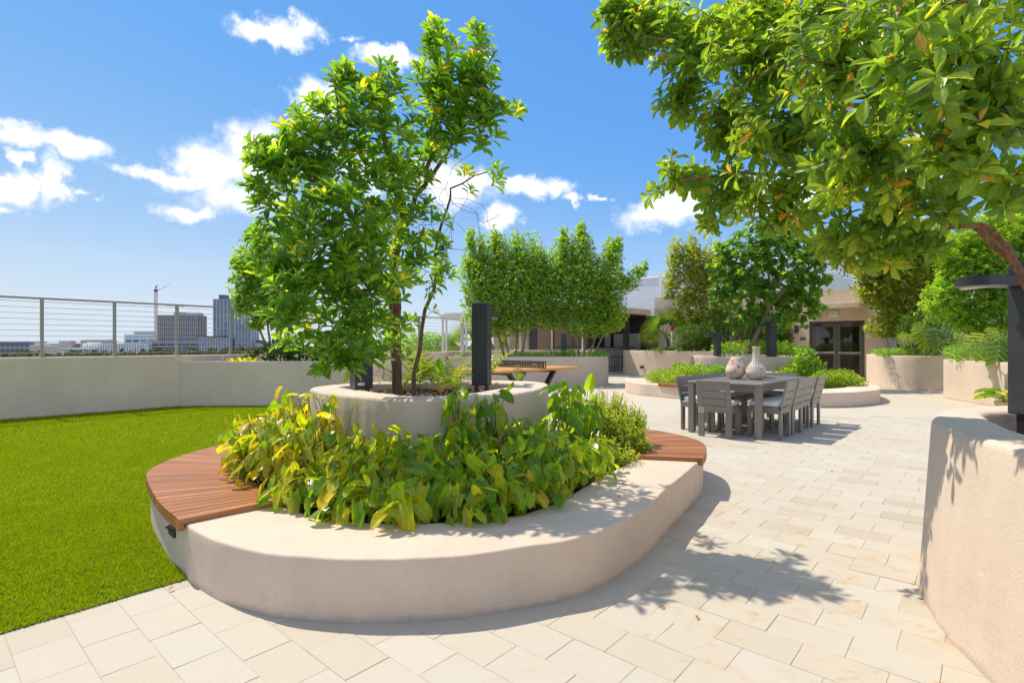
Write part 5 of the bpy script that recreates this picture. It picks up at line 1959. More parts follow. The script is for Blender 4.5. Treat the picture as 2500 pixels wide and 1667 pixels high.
# ---- the overhanging tree of the smooth planter
base = Vector((3.15, 2.25, .74))
Lm = [limb([base, Vector((2.95, 2.35, 1.2)), AT(2505, 700, 2.55), AT(2478, 640, 2.55), AT(2400, 570, 2.6), AT(2325, 510, 2.65), AT(2240, 420, 2.6), AT(2120, 330, 2.6), AT(1980, 290, 2.8)], .021, .008, 3, .006),
      limb([AT(2474, 640, 2.55), AT(2420, 560, 2.45), AT(2300, 535, 2.5), AT(2150, 500, 2.7), AT(2000, 440, 2.9), AT(1800, 420, 3.2), AT(1660, 440, 3.4)], .015, .006),
      limb([AT(2120, 330, 2.6), AT(2000, 200, 2.6), AT(1850, 130, 2.9), AT(1680, 110, 3.2), AT(1540, 80, 3.5)], .016, .005),
      limb([base + Vector((.05, -.05, 0)), Vector((3.1, 2.0, 1.5)), Vector((2.75, 1.8, 2.1)), Vector((2.2, 1.7, 2.5)), Vector((1.7, 1.75, 2.75))], .040, .008),
      limb([Vector((3.1, 2.0, 1.5)), Vector((3.4, 2.3, 2.2)), Vector((3.3, 2.9, 2.9)), Vector((2.8, 3.3, 3.3))], .03, .008),
      limb([AT(2240, 420, 2.6), AT(2200, 250, 2.5), AT(2100, 100, 2.4)], .014, .005),
      limb([AT(1980, 290, 2.8), AT(1800, 280, 3.2), AT(1680, 250, 3.4)], .010, .004)]
TB = px_blobs([(1530, 75, 70, 85, 3.6), (1600, 60, 85, 80, 3.5), (1690, 110, 105, 110, 3.3), (1660, 240, 70, 75, 3.4), (1780, 310, 90, 100, 3.3), (1680, 435, 58, 42, 3.5), (1625, 400, 20, 34, 3.5, .8),
               (1790, 470, 95, 66, 3.3), (1850, 150, 140, 140, 2.9), (1930, 330, 140, 130, 2.8), (1920, 500, 120, 75, 3.0), (2060, 150, 150, 150, 2.2), (2120, 380, 160, 150, 2.3),
               (2110, 560, 130, 62, 2.7), (2300, 150, 160, 160, 1.75), (2370, 330, 150, 150, 1.85, .8), (2330, 480, 120, 70, 2.3, .8), (2470, 430, 70, 90, 2.0, .8), (1860, 30, 160, 50, 3.0), (2010, 20, 150, 40, 2.6), (2200, 480, 100, 80, 2.6),
               (1720, 540, 40, 34, 3.5, .7), (1590, 470, 26, 22, 3.5, .7), (2250, 20, 200, 50, 2.0), (1500, 20, 40, 40, 3.6), (2150, 625, 100, 36, 2.75, .8), (2260, 600, 70, 36, 2.6, .8), (2030, 600, 70, 40, 2.9, .8), (2420, 250, 120, 120, 1.8)], 3, .7)
TB += [(Vector((3.0, 1.6, 2.5)), (.7, .6, .5), .5), (Vector((3.3, 2.7, 3.0)), (.8, .7, .5), .5), (Vector((2.3, 3.0, 3.2)), (.9, .6, .35), .6)]
big_tree('tree', 'large-leaved tree reaching overhead from the smooth cream planter at the picture edge', base, Lm, TB, .083, .38, 9, 3.7, 'leaf_overhang', TPL_OBO, 'bark_red', up=.25, twig_r=.0035, droop=.25, shell=.6, open_=(32, 95))


# ---- clipped small-leaved trees further back
def small_tree(label, base, stems, blobs, L, cover, mat, barkm='bark_pale', ratio=.42, k=9, up=.7, group=None, spikes=None, tpl=None, shell=.55):
    B = list(blobs)
    return big_tree('tree', label, base, stems, B, L, ratio, k, cover, mat, tpl or TPL_TINY, barkm, up=up, parts=0, twig_r=.006, shell=shell, open_=(25, 80), group=group, young=.3, spire=.20)


def stems_fan(px_base, py_base, Y, tops, r=.035, n=1):
    return [limb([AT(px_base + dx, py_base, Y), AT((px_base + dx) * .5 + tx * .5 + random.uniform(-4, 4), (py_base + ty) / 2, Y), AT(tx, ty, Y)], r, r * .4, 2, .02) for dx, tx, ty in tops]


Yc = 17.4
st = stems_fan(1250, 872, Yc, [(-18, 1185, 720), (-6, 1215, 700), (8, 1262, 700), (22, 1300, 710)], .035)
small_tree('first clipped tree behind the table tennis net, with four bare stems', AT(1250, 872, Yc), st,
           px_blobs([(1170, 690, 51, 66), (1175, 625, 24, 51), (1215, 640, 37, 64), (1190, 760, 67, 48), (1245, 700, 63, 80), (1262, 620, 27, 55), (1300, 640, 32, 64), (1300, 720, 54, 64), (1240, 785, 73, 36), (1150, 650, 27, 42), (1210, 590, 17, 30), (1150, 590, 15, 32)], Yc, .9), .062, 5.1, 'leaf_small')
st = stems_fan(1425, 872, Yc, [(-22, 1355, 720), (-10, 1390, 700), (0, 1430, 700), (12, 1480, 720), (22, 1510, 740)], .033)
small_tree('second clipped tree on the long planter, with five pale bare stems', AT(1425, 872, Yc), st,
           px_blobs([(1360, 700, 55, 80), (1375, 630, 30, 58), (1420, 620, 32, 64), (1430, 700, 67, 80), (1480, 690, 49, 69), (1495, 620, 27, 42), (1530, 690, 32, 23), (1560, 665, 20, 15), (1575, 652, 12, 10), (1340, 770, 61, 38), (1440, 785, 73, 42), (1490, 770, 44, 42), (1418, 570, 16, 28), (1378, 580, 15, 25), (1330, 660, 24, 48), (1510, 600, 12, 19)], Yc + .2, .9), .062, 5.1, 'leaf_small')
Yc = 12.1
st = stems_fan(662, 872, Yc, [(-6, 600, 700), (0, 640, 690), (6, 680, 690), (14, 700, 720)], .03)
small_tree('clipped tree on the grey planter, seen behind the left side of the central tree', AT(662, 872, Yc), st,
           px_blobs([(630, 640, 55, 60), (600, 700, 40, 55), (650, 720, 60, 70), (640, 580, 30, 40), (590, 750, 24, 26), (700, 650, 50, 70), (720, 740, 50, 60), (625, 790, 26, 18), (660, 770, 36, 28), (580, 640, 18, 28)], Yc, .9), .066, 4.5, 'leaf_small', tpl=TPL_MID)
Yc = 21.8
st = stems_fan(1745, 870, Yc, [(-40, 1680, 720), (-10, 1700, 700), (10, 1740, 690), (30, 1790, 700)], .04)
small_tree('spreading green tree between the fan palm and the round-leaved tree', AT(1720, 862, Yc), st,
           px_blobs([(1690, 650, 55, 50), (1650, 625, 24, 42), (1690, 610, 20, 36), (1640, 690, 24, 34), (1720, 700, 60, 50), (1750, 640, 50, 50), (1680, 730, 44, 26), (1700, 780, 60, 32), (1760, 770, 50, 36), (1632, 720, 16, 14), (1720, 830, 36, 26)], Yc, .8), .070, 4.3, 'leaf_olive')
Yc = 17.2
st = stems_fan(2220, 868, Yc, [(-20, 2160, 720), (0, 2200, 700), (16, 2250, 710), (34, 2300, 700)], .045)
small_tree('dense olive-green tree right of the entrance doors', AT(2220, 866, Yc), st,
           px_blobs([(2140, 690, 50, 60), (2110, 655, 26, 30), (2190, 660, 70, 80), (2180, 750, 55, 44), (2250, 720, 70, 75), (2290, 650, 60, 80), (2220, 780, 55, 26), (2150, 610, 60, 40), (2120, 710, 30, 26), (2200, 590, 90, 50), (2260, 610, 80, 60), (2310, 720, 50, 60), (2170, 800, 60, 26)], Yc, .8), .075, 5.1, 'leaf_olive', barkm='bark_red')
Yc = 12.4
st = stems_fan(2420, 880, Yc, [(-20, 2330, 730), (0, 2390, 700), (16, 2450, 710), (34, 2520, 700)], .045)
small_tree('bright green tree with narrow leaves behind the nearest lamp head', AT(2420, 878, Yc), st,
           px_blobs([(2330, 690, 50, 50), (2390, 640, 80, 60), (2460, 690, 70, 70), (2420, 740, 80, 40), (2520, 640, 60, 70), (2350, 770, 40, 28), (2470, 790, 60, 26), (2330, 620, 60, 40), (2420, 570, 110, 50), (2300, 740, 50, 50), (2380, 790, 60, 26), (2500, 560, 60, 50)], Yc, .8), .078, 4.9, 'leaf_small', barkm='bark_red', ratio=.30)
# dark hedge mass behind
def hedge(label, blobs, L, cover, mat, name='hedge'):
    B = px_blobs(*blobs)
    o = thing(name, label, 'hedge', (B[0][0].x, B[0][0].y, .9))
    P, D, N = [], [], []
    for c, r, wgt in B:
        n = int(cover * wgt * math.pi * r[0] * r[2] / (L * L * .4 * .5))
        for _ in range(n):
            p, d = in_blob(c, r, .5)
            d = d + Vector((random.gauss(0, .6), random.gauss(0, .6), random.gauss(.3, .5)))
            nn = Vector((random.gauss(0, .6), random.gauss(0, .6) - .2, .8))
            P.append(tuple(p)); D.append(tuple(d)); N.append(tuple(nn))
    n = len(P)
    Ls = L * rng.uniform(.7, 1.25, n)
    leaf_mass('foliage', np.array(P), np.array(D), np.array(N), Ls, Ls * .42, np.clip(rng.normal(.45, .22, n), .01, .99), TPL_TINY, mat, o)
    return o


hedge('dark green shrubs behind the palm and the grey lamps', ([(1680, 830, 40, 40), (1760, 820, 60, 50), (1850, 810, 60, 60), (1905, 830, 30, 60)], 20.8, .5), .075, 2.4, 'leaf_deep')
hedge('dark shrubs under the trees behind the split-leaf plants', ([(2230, 810, 40, 50), (2290, 815, 50, 48), (2370, 815, 50, 42), (2450, 830, 60, 40)], 15.6, .4), .085, 2.3, 'leaf_deep')
hedge('rounded green shrubs beyond the far railing, under the canopy', ([(1010, 838, 40, 26), (1050, 836, 36, 26), (1090, 838, 30, 24)], 25.5, .6), .10, 2.4, 'leaf_small')
hedge('low dark groundcover along the top of the long planter', ([(1290, 868, 55, 9), (1350, 866, 45, 9), (1390, 864, 30, 10), (1450, 866, 40, 9)], 16.9, .9), .05, 2.4, 'leaf_small', 'groundcover')
hedge('bright low groundcover along the rim of the bulging planter', ([(2160, 860, 36, 10), (2220, 858, 50, 10), (2280, 858, 40, 10)], 15.6, .6), .055, 2.4, 'leaf_small', 'groundcover')
hedge('leafy groundcover at the foot of the split-leaf plants', ([(2340, 862, 36, 18), (2400, 866, 40, 16), (2450, 870, 40, 14)], 11.2, .5), .075, 2.3, 'leaf_small', 'groundcover')
hedge('mixed green groundcover in the raised centre of the round island', ([(1770, 852, 36, 16), (1830, 850, 50, 18), (1900, 850, 50, 18), (1950, 858, 40, 12)], 16.0, .5), .085, 2.3, 'leaf_small', 'groundcover')
hedge('silvery green groundcover at the foot of the fan palm planter', ([(1680, 850, 50, 10), (1620, 854, 40, 6)], 21.2, .5), .08, 2.2, 'leaf_deep', 'groundcover')
hedge('broad dark leaves along the rim of the grey parapet planter', ([(690, 858, 50, 24), (740, 862, 50, 22), (640, 868, 40, 14), (790, 866, 40, 16)], 11.7, .5), .16, 2.2, 'leaf_deep', 'groundcover')
hedge('bushy fine-leaved mound on the round island, beside its timber seat', ([(1625, 915, 44, 16, 13.9), (1680, 908, 50, 18, 14.2), (1600, 922, 30, 12, 13.7), (1655, 926, 45, 12, 13.3)], 14, .9), .05, 2.6, 'leaf_shrub', 'shrub')
hedge('leafy mound on the round island, behind the far chairs', ([(1690, 902, 36, 14), (1740, 905, 40, 14), (1765, 912, 26, 14), (1660, 900, 24, 12)], 14.9, .7), .085, 2.6, 'leaf_small', 'shrub')
hedge('tall leafy clump leaning on the raised wall of the round island', ([(1960, 880, 26, 34), (1985, 905, 34, 30), (1945, 905, 30, 26), (1920, 908, 20, 12)], 14.4, .7), .12, 2.4, 'leaf_small', 'shrub')
hedge('round bushy mound at the far side of the round island, in front of the doors', ([(2020, 930, 40, 28), (2060, 928, 38, 26), (2090, 938, 26, 18), (1995, 938, 26, 24)], 12.7, .8), .06, 2.9, 'leaf_shrub', 'shrub')

# ---- round-leaved tree on the island
Yc = 15.9
Lm = [limb([AT(1828, 862, Yc), AT(1850, 810, Yc), AT(1872, 760, Yc), AT(1880, 690, Yc), AT(1870, 600, Yc)], .075, .02, 3, .015),
      limb([AT(1872, 760, Yc), AT(1920, 700, Yc - .2), AT(1960, 650, Yc)], .035, .012), limb([AT(1876, 730, Yc), AT(1830, 680, Yc - .3), AT(1780, 640, Yc)], .035, .012),
      limb([AT(1868, 862, Yc + .3), AT(1880, 800, Yc + .2), AT(1876, 750, Yc)], .03, .02)]
TB = px_blobs([(1830, 620, 90, 66), (1920, 610, 90, 72), (1970, 680, 62, 56), (1790, 700, 66, 60), (1870, 700, 100, 66), (1940, 750, 60, 44), (1830, 770, 56, 36), (1985, 740, 40, 40), (1770, 640, 50, 60), (1880, 560, 70, 36), (1990, 620, 40, 44), (1800, 800, 24, 16), (1890, 790, 50, 26), (1755, 720, 30, 30)], Yc, .75)
big_tree('tree', 'round-leaved tree on a leaning trunk, above the clay vases', AT(1828, 862, Yc), Lm, TB, .155, .80, 7, 2.5, 'leaf_round', TPL_ROUND, 'bark_pale', up=.4, twig_r=.008, shell=.55)


# ---- philodendrons in the bed
def philo_tpl():
    """oblong blade with two rounded lobes behind the stalk; stalk joins at x=0"""
    n, half = 9, 3
    us = np.array([-.36, -.28, -.16, -.03, .12, .32, .54, .74, .89, 1.0])
    V, UV = [], []
    for u in us:
        if u < 0:
            inner = .025 + .22 * min(1, (-u / .20)) ** .8 if u < -.001 else .0
            out = .36 * math.sqrt(max(.0, 1 - ((u + .02) / .345) ** 2)) + .12 * (1 + u / .36)
            outer = max(inner + .02, out)
        else:
            inner = 0.0
            outer = .48 * (1 - u ** 4.0) ** .5 * (1 - .06 * math.sin(u * 7)) + .02 * (1 - u)
        for s in np.linspace(-1, 1, 2 * half + 1):
            sg = 1 if s >= 0 else -1
            y = sg * (inner + (outer - inner) * abs(s)) if abs(s) > 1e-6 else 0.0
            if abs(s) < 1e-6 and u < 0:
                y, uu = 0.0, 0.0
            else:
                uu = u
            z = abs(y) * .30 - .20 * max(0, u) ** 2 - .10 * max(0, -u) + .018 * math.sin(uu * 16 + sg) * abs(s) ** 2
            V.append((uu if abs(s) > 1e-6 or u >= 0 else 0.0, y, z))
            UV.append((.5 + s * .5, (u + .36) / 1.36))
    m = 2 * half + 1
    F = []
    for i in range(n):
        for j in range(2 * half):
            if us[i] < -.01 and us[i + 1] < .01 and j in (half - 1, half) and us[i + 1] < -.01:
                continue
            F.append((i * m + j, (i + 1) * m + j, (i + 1) * m + j + 1, i * m + j + 1))
    return np.array(V), np.array(F), np.array(UV)


PT_V, PT_F, PT_UV = philo_tpl()
philo_meshes = {}
for mname in ('leaf_philodendron', 'leaf_gold', 'leaf_dry'):
    lst = []
    for k in range(5):
        V = PT_V.copy()
        V[:, 2] += -.16 * rng.uniform(-.4, 1.2) * V[:, 0] ** 2 + rng.normal(0, .006, len(V))
        V[:, 2] += V[:, 1] * rng.normal(0, .16)
        V[:, 1] *= rng.uniform(.58, .74) * (.92 if mname != 'leaf_dry' else .55)
        if mname == 'leaf_dry':
            V[:, 2] += np.abs(V[:, 1]) * .9
        me = np_mesh('leaf', V, PT_F, None, PT_UV)
        me.materials.append(MATS[mname])
        lst.append(me)
    philo_meshes[mname] = lst


def place_leaf(parent, me, p, d, nrm, s, ws=1.0):
    Rm = frames(np.array([tuple(d)]), np.array([tuple(nrm)]))[0]
    o = bpy.data.objects.new('leaf', me)
    COL.objects.link(o)
    o.parent = parent
    o.matrix_basis = Matrix.Translation(p) @ Matrix(Rm.tolist()).to_4x4() @ Matrix.Diagonal((s, s * ws, s, 1))
    return o


def philodendron(x, y, z, out, nl, h, L, gold, label, group, low=.34):
    o = thing('philodendron', label, 'plant', (x, y, z), 0, group)
    stems = MB()
    for i in range(nl):
        f = (i + random.random()) / nl
        ang = random.uniform(-math.pi, math.pi)
        rd = Vector((math.cos(ang), math.sin(ang), 0)) * .75 + out * .9
        rd = (rd + Vector((random.gauss(0, .2), random.gauss(0, .2), 0))).normalized()
        hh = h * (low + (1 - low) * f) * random.uniform(.85, 1.1)
        rr = .03 + .12 * random.random() + .05 * (1 - f)
        p1 = rd * rr + Vector((0, 0, hh))
        b0 = Vector((random.gauss(0, .02), random.gauss(0, .02), -.01))
        mid = b0.lerp(p1, .5) + Vector((0, 0, .03)) - rd * .02
        pitch = random.gauss(-52, 25) if f < .86 else random.gauss(10, 40)
        pitch = R(max(-86, min(75, pitch)))
        tw = Vector((-rd.y, rd.x, 0)) * random.gauss(0, .45)
        d = (rd * math.cos(pitch) + Vector((0, 0, math.sin(pitch))) + tw).normalized()
        nrm = (rd * -math.sin(pitch) + Vector((0, 0, math.cos(pitch)))) + Vector((random.gauss(0, .25), random.gauss(0, .25), random.gauss(0, .15)))
        if nrm.dot(rd) < 0 and pitch > .6:
            nrm = -nrm
        stems.tube([b0, mid, p1], [.0042, .0036, .0026], 5, False)
        q = random.random()
        mn = 'leaf_dry' if q < .012 else ('leaf_gold' if q < gold else 'leaf_philodendron')
        place_leaf(o, random.choice(philo_meshes[mn]), p1, d, nrm, L * random.choice((.62, .8, .95, 1.05, 1.2, 1.35)) * random.uniform(.9, 1.1), random.uniform(.85, 1.15))
    obj('stems', stems, 'petiole', o, local=True)
    return o


bedc = np.array(C_C)
GRP = 'philodendrons filling the seat-wall bed'
ppos = []
bed_in = shrink(BENCH_IN, C_C, .055)
bed_out = C_R + (RAISED_OUT - C_R) * 1.05
tries = 0
while len(ppos) < 88 and tries < 9000:
    tries += 1
    x, y = random.uniform(-2.2, .85), random.uniform(2.95, 5.45)
    X1 = np.array([x]); Y1 = np.array([y])
    if not inside(bed_in, X1, Y1)[0] or inside(bed_out, X1, Y1)[0]:
        continue
    if x > .2 and y > 4.45 - (x - .2) * .7:
        continue
    if x > -.1 and y > 4.9:
        continue
    if (x + 1.19) ** 2 + (y - 3.17) ** 2 < .024:
        continue
    md = .145 if y < 4.0 else .17
    if any((x - a) ** 2 + (y - b_) ** 2 < md * md for a, b_ in ppos):
        continue
    ppos.append((x, y))
for x, y in ppos:
    dv = Vector((x - C_R[0], y - C_R[1], 0))
    # face out of the bed, with a bias to the open side
    out = (dv.normalized() + Vector((0, -.35, 0))).normalized()
    left = x < -1.25 and y > 3.5
    edge = 1 - min(1, abs(np.min(np.linalg.norm(BENCH_IN - np.array([x, y]), axis=1))) / .9)
    h = (.60 if left else .35) * (1.12 - .42 * edge) + (.06 if x > .0 else 0)
    nl = 22 if y < 4.2 else 19
    g_ = .78 if left else (.38 if x < -.6 else .18)
    if left:
        lab, gr = 'yellowing philodendron in the crowded bed by the left timber seat', 'yellowing philodendrons by the left seat'
    elif y >= 4.0:
        lab, gr = 'philodendron with upright leaves beside the raised rim of the oval planter', 'philodendrons beside the raised rim'
    elif x < -.75:
        lab, gr = 'philodendron in the bed corner around the black spot light', 'philodendrons around the spot light'
    elif x < .05:
        lab, gr = 'glossy green philodendron at the front middle of the seat-wall bed', 'green philodendrons at the front middle of the bed'
    else:
        lab, gr = 'green philodendron along the leaf-shaded straight run of the seat wall', 'green philodendrons along the straight run of the seat wall'
    philodendron(x, y, .24, out, nl, h, .088, g_, lab, gr)
# the tall clump climbing the rim
for k, (px_, py_, Yd) in enumerate(((1120, 955, 4.02), (1205, 975, 4.12), (1370, 952, 4.75), (1425, 968, 4.85), (1300, 1060, 4.3))):
    q = AT(px_, py_, Yd)
    philodendron(q.x, q.y, .24, Vector((.1, -1, 0)), 24, (q.z - .24) * 1.12, .115, .10, ['tall philodendron climbing over the front of the raised rim', 'tall philodendron beside the climbing one, with one orange leaf', 'dark philodendron at the right end of the raised rim', 'dark philodendron next to the fine-leaved shrub', 'philodendron below the raised rim, between the two tall clumps'][k], 'tall philodendrons against the raised rim', .50)

# ---- fine-leaved shrub by the right seat
def fine_shrub(label, lobes, n, L):
    o = thing('shrub', label, 'shrub', (lobes[0][0].x, lobes[0][0].y, .24))
    segs, P, D, N, var = [], [], [], [], []
    for _ in range(n):
        c, r, wgt = random.choices(lobes, [l[2] * l[1][0] * l[1][2] for l in lobes])[0]
        p, d = in_blob(c, r, .42)
        b0 = Vector((p.x * .75 + c.x * .25, p.y * .75 + c.y * .25, max(.24, p.z - random.uniform(.10, .28))))
        up = (p - b0).normalized()
        tip = p + (up + d * .5).normalized() * random.uniform(.01, .06)
        segs.append(([b0, p, tip], [.0022, .0015, .001]))
        m = 13
        bv = random.gauss(.45, .2)
        for i in range(m):
            f = (i + .5) / m
            q = b0.lerp(p, min(1, f * 1.4)) if f < .7 else p.lerp(tip, (f - .7) / .3)
            a = i * 2.4 + random.random()
            rad = Vector((math.cos(a), math.sin(a), 0))
            dd = (up * random.uniform(.5, 1.1) + rad).normalized()
            P.append(tuple(q)); D.append(tuple(dd)); N.append(tuple(up * 1.0 - rad * .4))
            var.append(min(.97, max(.01, bv + random.gauss(0, .15) + .2 * (f > .85))))
    m = len(P)
    Ls = L * rng.uniform(.7, 1.25, m)
    leaf_mass('foliage', np.array(P), np.array(D), np.array(N), Ls, Ls * .42, np.array(var), TPL_TINY, 'leaf_shrub', o)
    tag(obj('twigs', tube_soup(segs, 3), 'bark_red', o), kind='stuff')


LB = px_blobs([(1440, 1040, 70, 60, 4.95), (1500, 1060, 66, 56, 4.85), (1540, 1085, 44, 40, 4.75), (1400, 1000, 40, 40, 5.1), (1470, 1110, 70, 40, 4.4), (1530, 1120, 30, 26, 4.5), (1555, 1050, 24, 30, 5.0), (1410, 1150, 40, 26, 4.0, .5), (1480, 1000, 66, 44, 5.15), (1530, 1030, 50, 40, 5.1), (1560, 1085, 34, 36, 4.8)], 4.8, .8)
fine_shrub('bushy fine-leaved shrub spilling toward the right timber seat', LB, 2100, .027)
LB = [(Vector((-.4 + .28 * k, 6.21 + .02 * (k % 2), .36)), (.2, .06, .14), 1) for k in range(-5, 5)]
fine_shrub('low shrub strip between the raised rim and the back of the seat wall', LB, 160, .03)


# ---- ferns on the raised rim
def fern(label, x, y, z, fronds, L, mat='leaf_fern'):
    o = thing('fern', label, 'fern', (x, y, z), 0, 'ferns in the raised planter')
    for k in range(fronds):
        a = 2 * math.pi * k / fronds + random.uniform(-.4, .4)
        rd = Vector((math.cos(a), math.sin(a), 0))
        ln = L * random.uniform(.7, 1.15)
        el0 = R(random.uniform(55, 82))
        pts, p, e = [], Vector((0, 0, 0)), el0
        for q in range(11):
            pts.append(p.copy())
            p = p + (rd * math.cos(e) + Vector((0, 0, math.sin(e)))) * ln / 10
            e -= R(random.uniform(3, 9))
        Vv, Fv, UVv = [], [], []
        side = Vector((-rd.y, rd.x, 0))
        for q in range(2, 11):
            t_ = (pts[min(q + 1, 10)] - pts[q - 1]).normalized()
            wdt = ln * .23 * math.sin(math.pi * (q - .6) / 10.2) ** .8
            for s in (-1, 1):
                d = (side * s + t_ * .55 + Vector((0, 0, -.12))).normalized()
                wv = t_ * ln * .030
                b0 = pts[q]
                i0 = len(Vv)
                Vv += [b0 - wv, b0 + wv, b0 + d * wdt * .55 + wv * .9, b0 + d * wdt * .55 - wv * .8, b0 + d * wdt + t_ * .004]
                Fv += [(i0, i0 + 3, i0 + 2, i0 + 1), (i0 + 3, i0 + 4, i0 + 4, i0 + 2)]
                UVv += [(.3, .2), (.7, .2), (.7, .6), (.3, .6), (.5, 1)]
        mb = MB()
        mb.add(Vv, [f if len(set(f)) == 4 else (f[0], f[1], f[3]) for f in Fv], False)
        mb.tube(pts, .0022, 4, False)
        obj('frond', mb, mat, o, local=True)
    return o


for i, (px_, py_, Yd, nf, L_, lab) in enumerate(((1020, 952, 4.95, 8, .58, 'arching fern right of the slim stem in the raised planter'), (1065, 950, 5.1, 8, .62, 'taller fern next to the slim stem, leaning toward the table tennis table'),
        (985, 958, 4.65, 7, .36, 'small fern at the foot of the central trunk'), (1185, 942, 5.2, 8, .52, 'upright fern growing against the dark bollard in front of the table tennis table'), (1265, 938, 5.35, 4, .26, 'wispy little fern beyond the dark bollard'),
        (1110, 958, 4.7, 7, .42, 'fern half hidden behind the climbing philodendron'), (930, 950, 5.0, 4, .22, 'sparse fern seedling between the bollard and the trunk'))):
    x, y = G(px_, py_, .78)
    fern(lab, x, y, .78, nf, L_)
f_ = fern('dead rust-brown fern drooping between the green ferns', -.70, 5.25, .78, 4, .20, 'leaf_dry')


# ---- split-leaf monstera
def monstera_mesh():
    V, F, UV = [], [], []
    n = 6
    zc = lambda u, y: -.25 * u * u - .30 * abs(y) ** 1.6
    for s in (-1, 1):
        for k in range(n):
            u0 = -.12 + 1.02 * k / n
            u1 = -.12 + 1.02 * (k + .90) / n
            um = (u0 + u1) / 2
            wd = .54 * math.sin(math.pi * min(.98, (k + 1.1) / (n + 1.3)) ** .8) ** .7
            fwd = .10 + .16 * k / n
            i0 = len(V)
            prof = [(0, 1.115), (.62, 1.115), (.85, 1.0), (1.0, .72)]
            for f, wf in prof:
                hw = (u1 - u0) / 2 * wf
                for q in (-1, 1):
                    u = um + fwd * f + q * hw
                    y = s * wd * f
                    V.append((u, y, zc(u, y) + .02 * q))
                    UV.append((.5 + s * f * .5, u))
            for j in range(3):
                F.append((i0 + 2 * j, i0 + 2 * j + 1, i0 + 2 * j + 3, i0 + 2 * j + 2))
    return np.array(V), np.array(F), np.array(UV)


MV, MF, MU = monstera_mesh()
mon_me = np_mesh('leaf', MV, MF, None, MU)
mon_me.materials.append(MATS['leaf_monstera'])


def monstera(label, px_, py_, Yd, leaves, z0):
    b0 = AT(px_, py_, Yd)
    o = thing('monstera', label, 'plant', (b0.x, b0.y, z0), 0, 'split-leaf monsteras')
    stems = MB()
    for lx, ly, ln, ddx, ddz in leaves:
        p = AT(lx, ly, Yd - random.uniform(.1, .5)) - b0
        p.z += b0.z - z0
        d = Vector((ddx, -.45, ddz)).normalized()
        nrm = Vector((0, -.65, .75)) + Vector((random.gauss(0, .15), 0, 0))
        place_leaf(o, mon_me, p, d, nrm, ln, .95)
        stems.tube([Vector((0, 0, 0)), p * .5 + Vector((0, 0, .12)), p], [.018, .014, .010], 6, False)
    obj('stems', stems, 'petiole', o, local=True)


monstera('big split-leaf monstera on the bulging planter', 2260, 860, 14.9, [(2245, 800, .62, .1, -.7), (2285, 805, .66, -.1, -.8), (2305, 800, .55, .5, -.5), (2215, 815, .42, -.6, -.4), (2320, 830, .5, .4, -.5), (2260, 790, .5, -.5, -.3), (2335, 815, .52, .7, -.4)], .9)
monstera('spreading split-leaf monstera on the straight planter, behind the lamp', 2410, 868, 11.4, [(2400, 818, .56, -.5, -.5), (2440, 825, .60, -.35, -.8), (2460, 835, .5, .2, -.8), (2380, 830, .48, -.8, -.4), (2425, 850, .40, .3, -.7), (2475, 808, .5, .5, -.3), (2430, 800, .45, -.2, -.2), (2465, 860, .36, .3, -.6), (2500, 830, .5, .6, -.5)], .86)
# potted plant by the tall planter
q = AT(2452, 985, 9.6)
pp = thing('potted_plant', 'broad-leaved plant in a tan pot at the foot of the straight planter', 'plant', (G(2452, 998)[0], G(2452, 998)[1], 0))
obj('pot', MB().lathe([(0, 0), (.12, 0), (.15, .1), (.15, .14), (.13, .14), (.12, .1), (0, .1)], 24), 'stucco_warm', pp, local=True)
for k in range(8):
    a = k * 2.4
    place_leaf(pp, philo_meshes['leaf_philodendron'][k % 5], Vector((math.cos(a) * .08 - .08, math.sin(a) * .08, .2 + .02 * k)), Vector((math.cos(a) - .5, math.sin(a) - .3, .1)), Vector((0, -.2, 1)), .34)
obj('stems', MB().tube([(0, 0, .1), (-.05, 0, .3)], [.02, .01], 6), 'petiole', pp, local=True)


# ---- palms
def fan_leaf(n=26, spread=R(240)):
    V, F, UV = [], [], []
    for k in range(n):
        a = -spread / 2 + spread * k / (n - 1)
        d = Vector((math.cos(a), math.sin(a), 0))
        sd = Vector((-d.y, d.x, 0))
        ln = 1.0 - .25 * abs(a) / (spread / 2)
        i0 = len(V)
        for f, wd, dz in ((.05, .010, 0), (.40, .030, .05), (.70, .016, .02), (1.0, .002, -.12)):
            for q in (-1, 0, 1):
                V.append(tuple(d * ln * f + sd * wd * q + Vector((0, 0, dz + (-.02 if q == 0 else .012)))))
                UV.append((.5 + .5 * q, f))
        for j in range(3):
            for q in range(2):
                F.append((i0 + 3 * j + q, i0 + 3 * j + 3 + q, i0 + 3 * j + 4 + q, i0 + 3 * j + 1 + q))
    return np.array(V), np.array(F), np.array(UV)


FV, FF, FU = fan_leaf()
fan_me = np_mesh('palm_leaf', FV, FF, None, FU)
fan_me.materials.append(MATS['leaf_palm'])


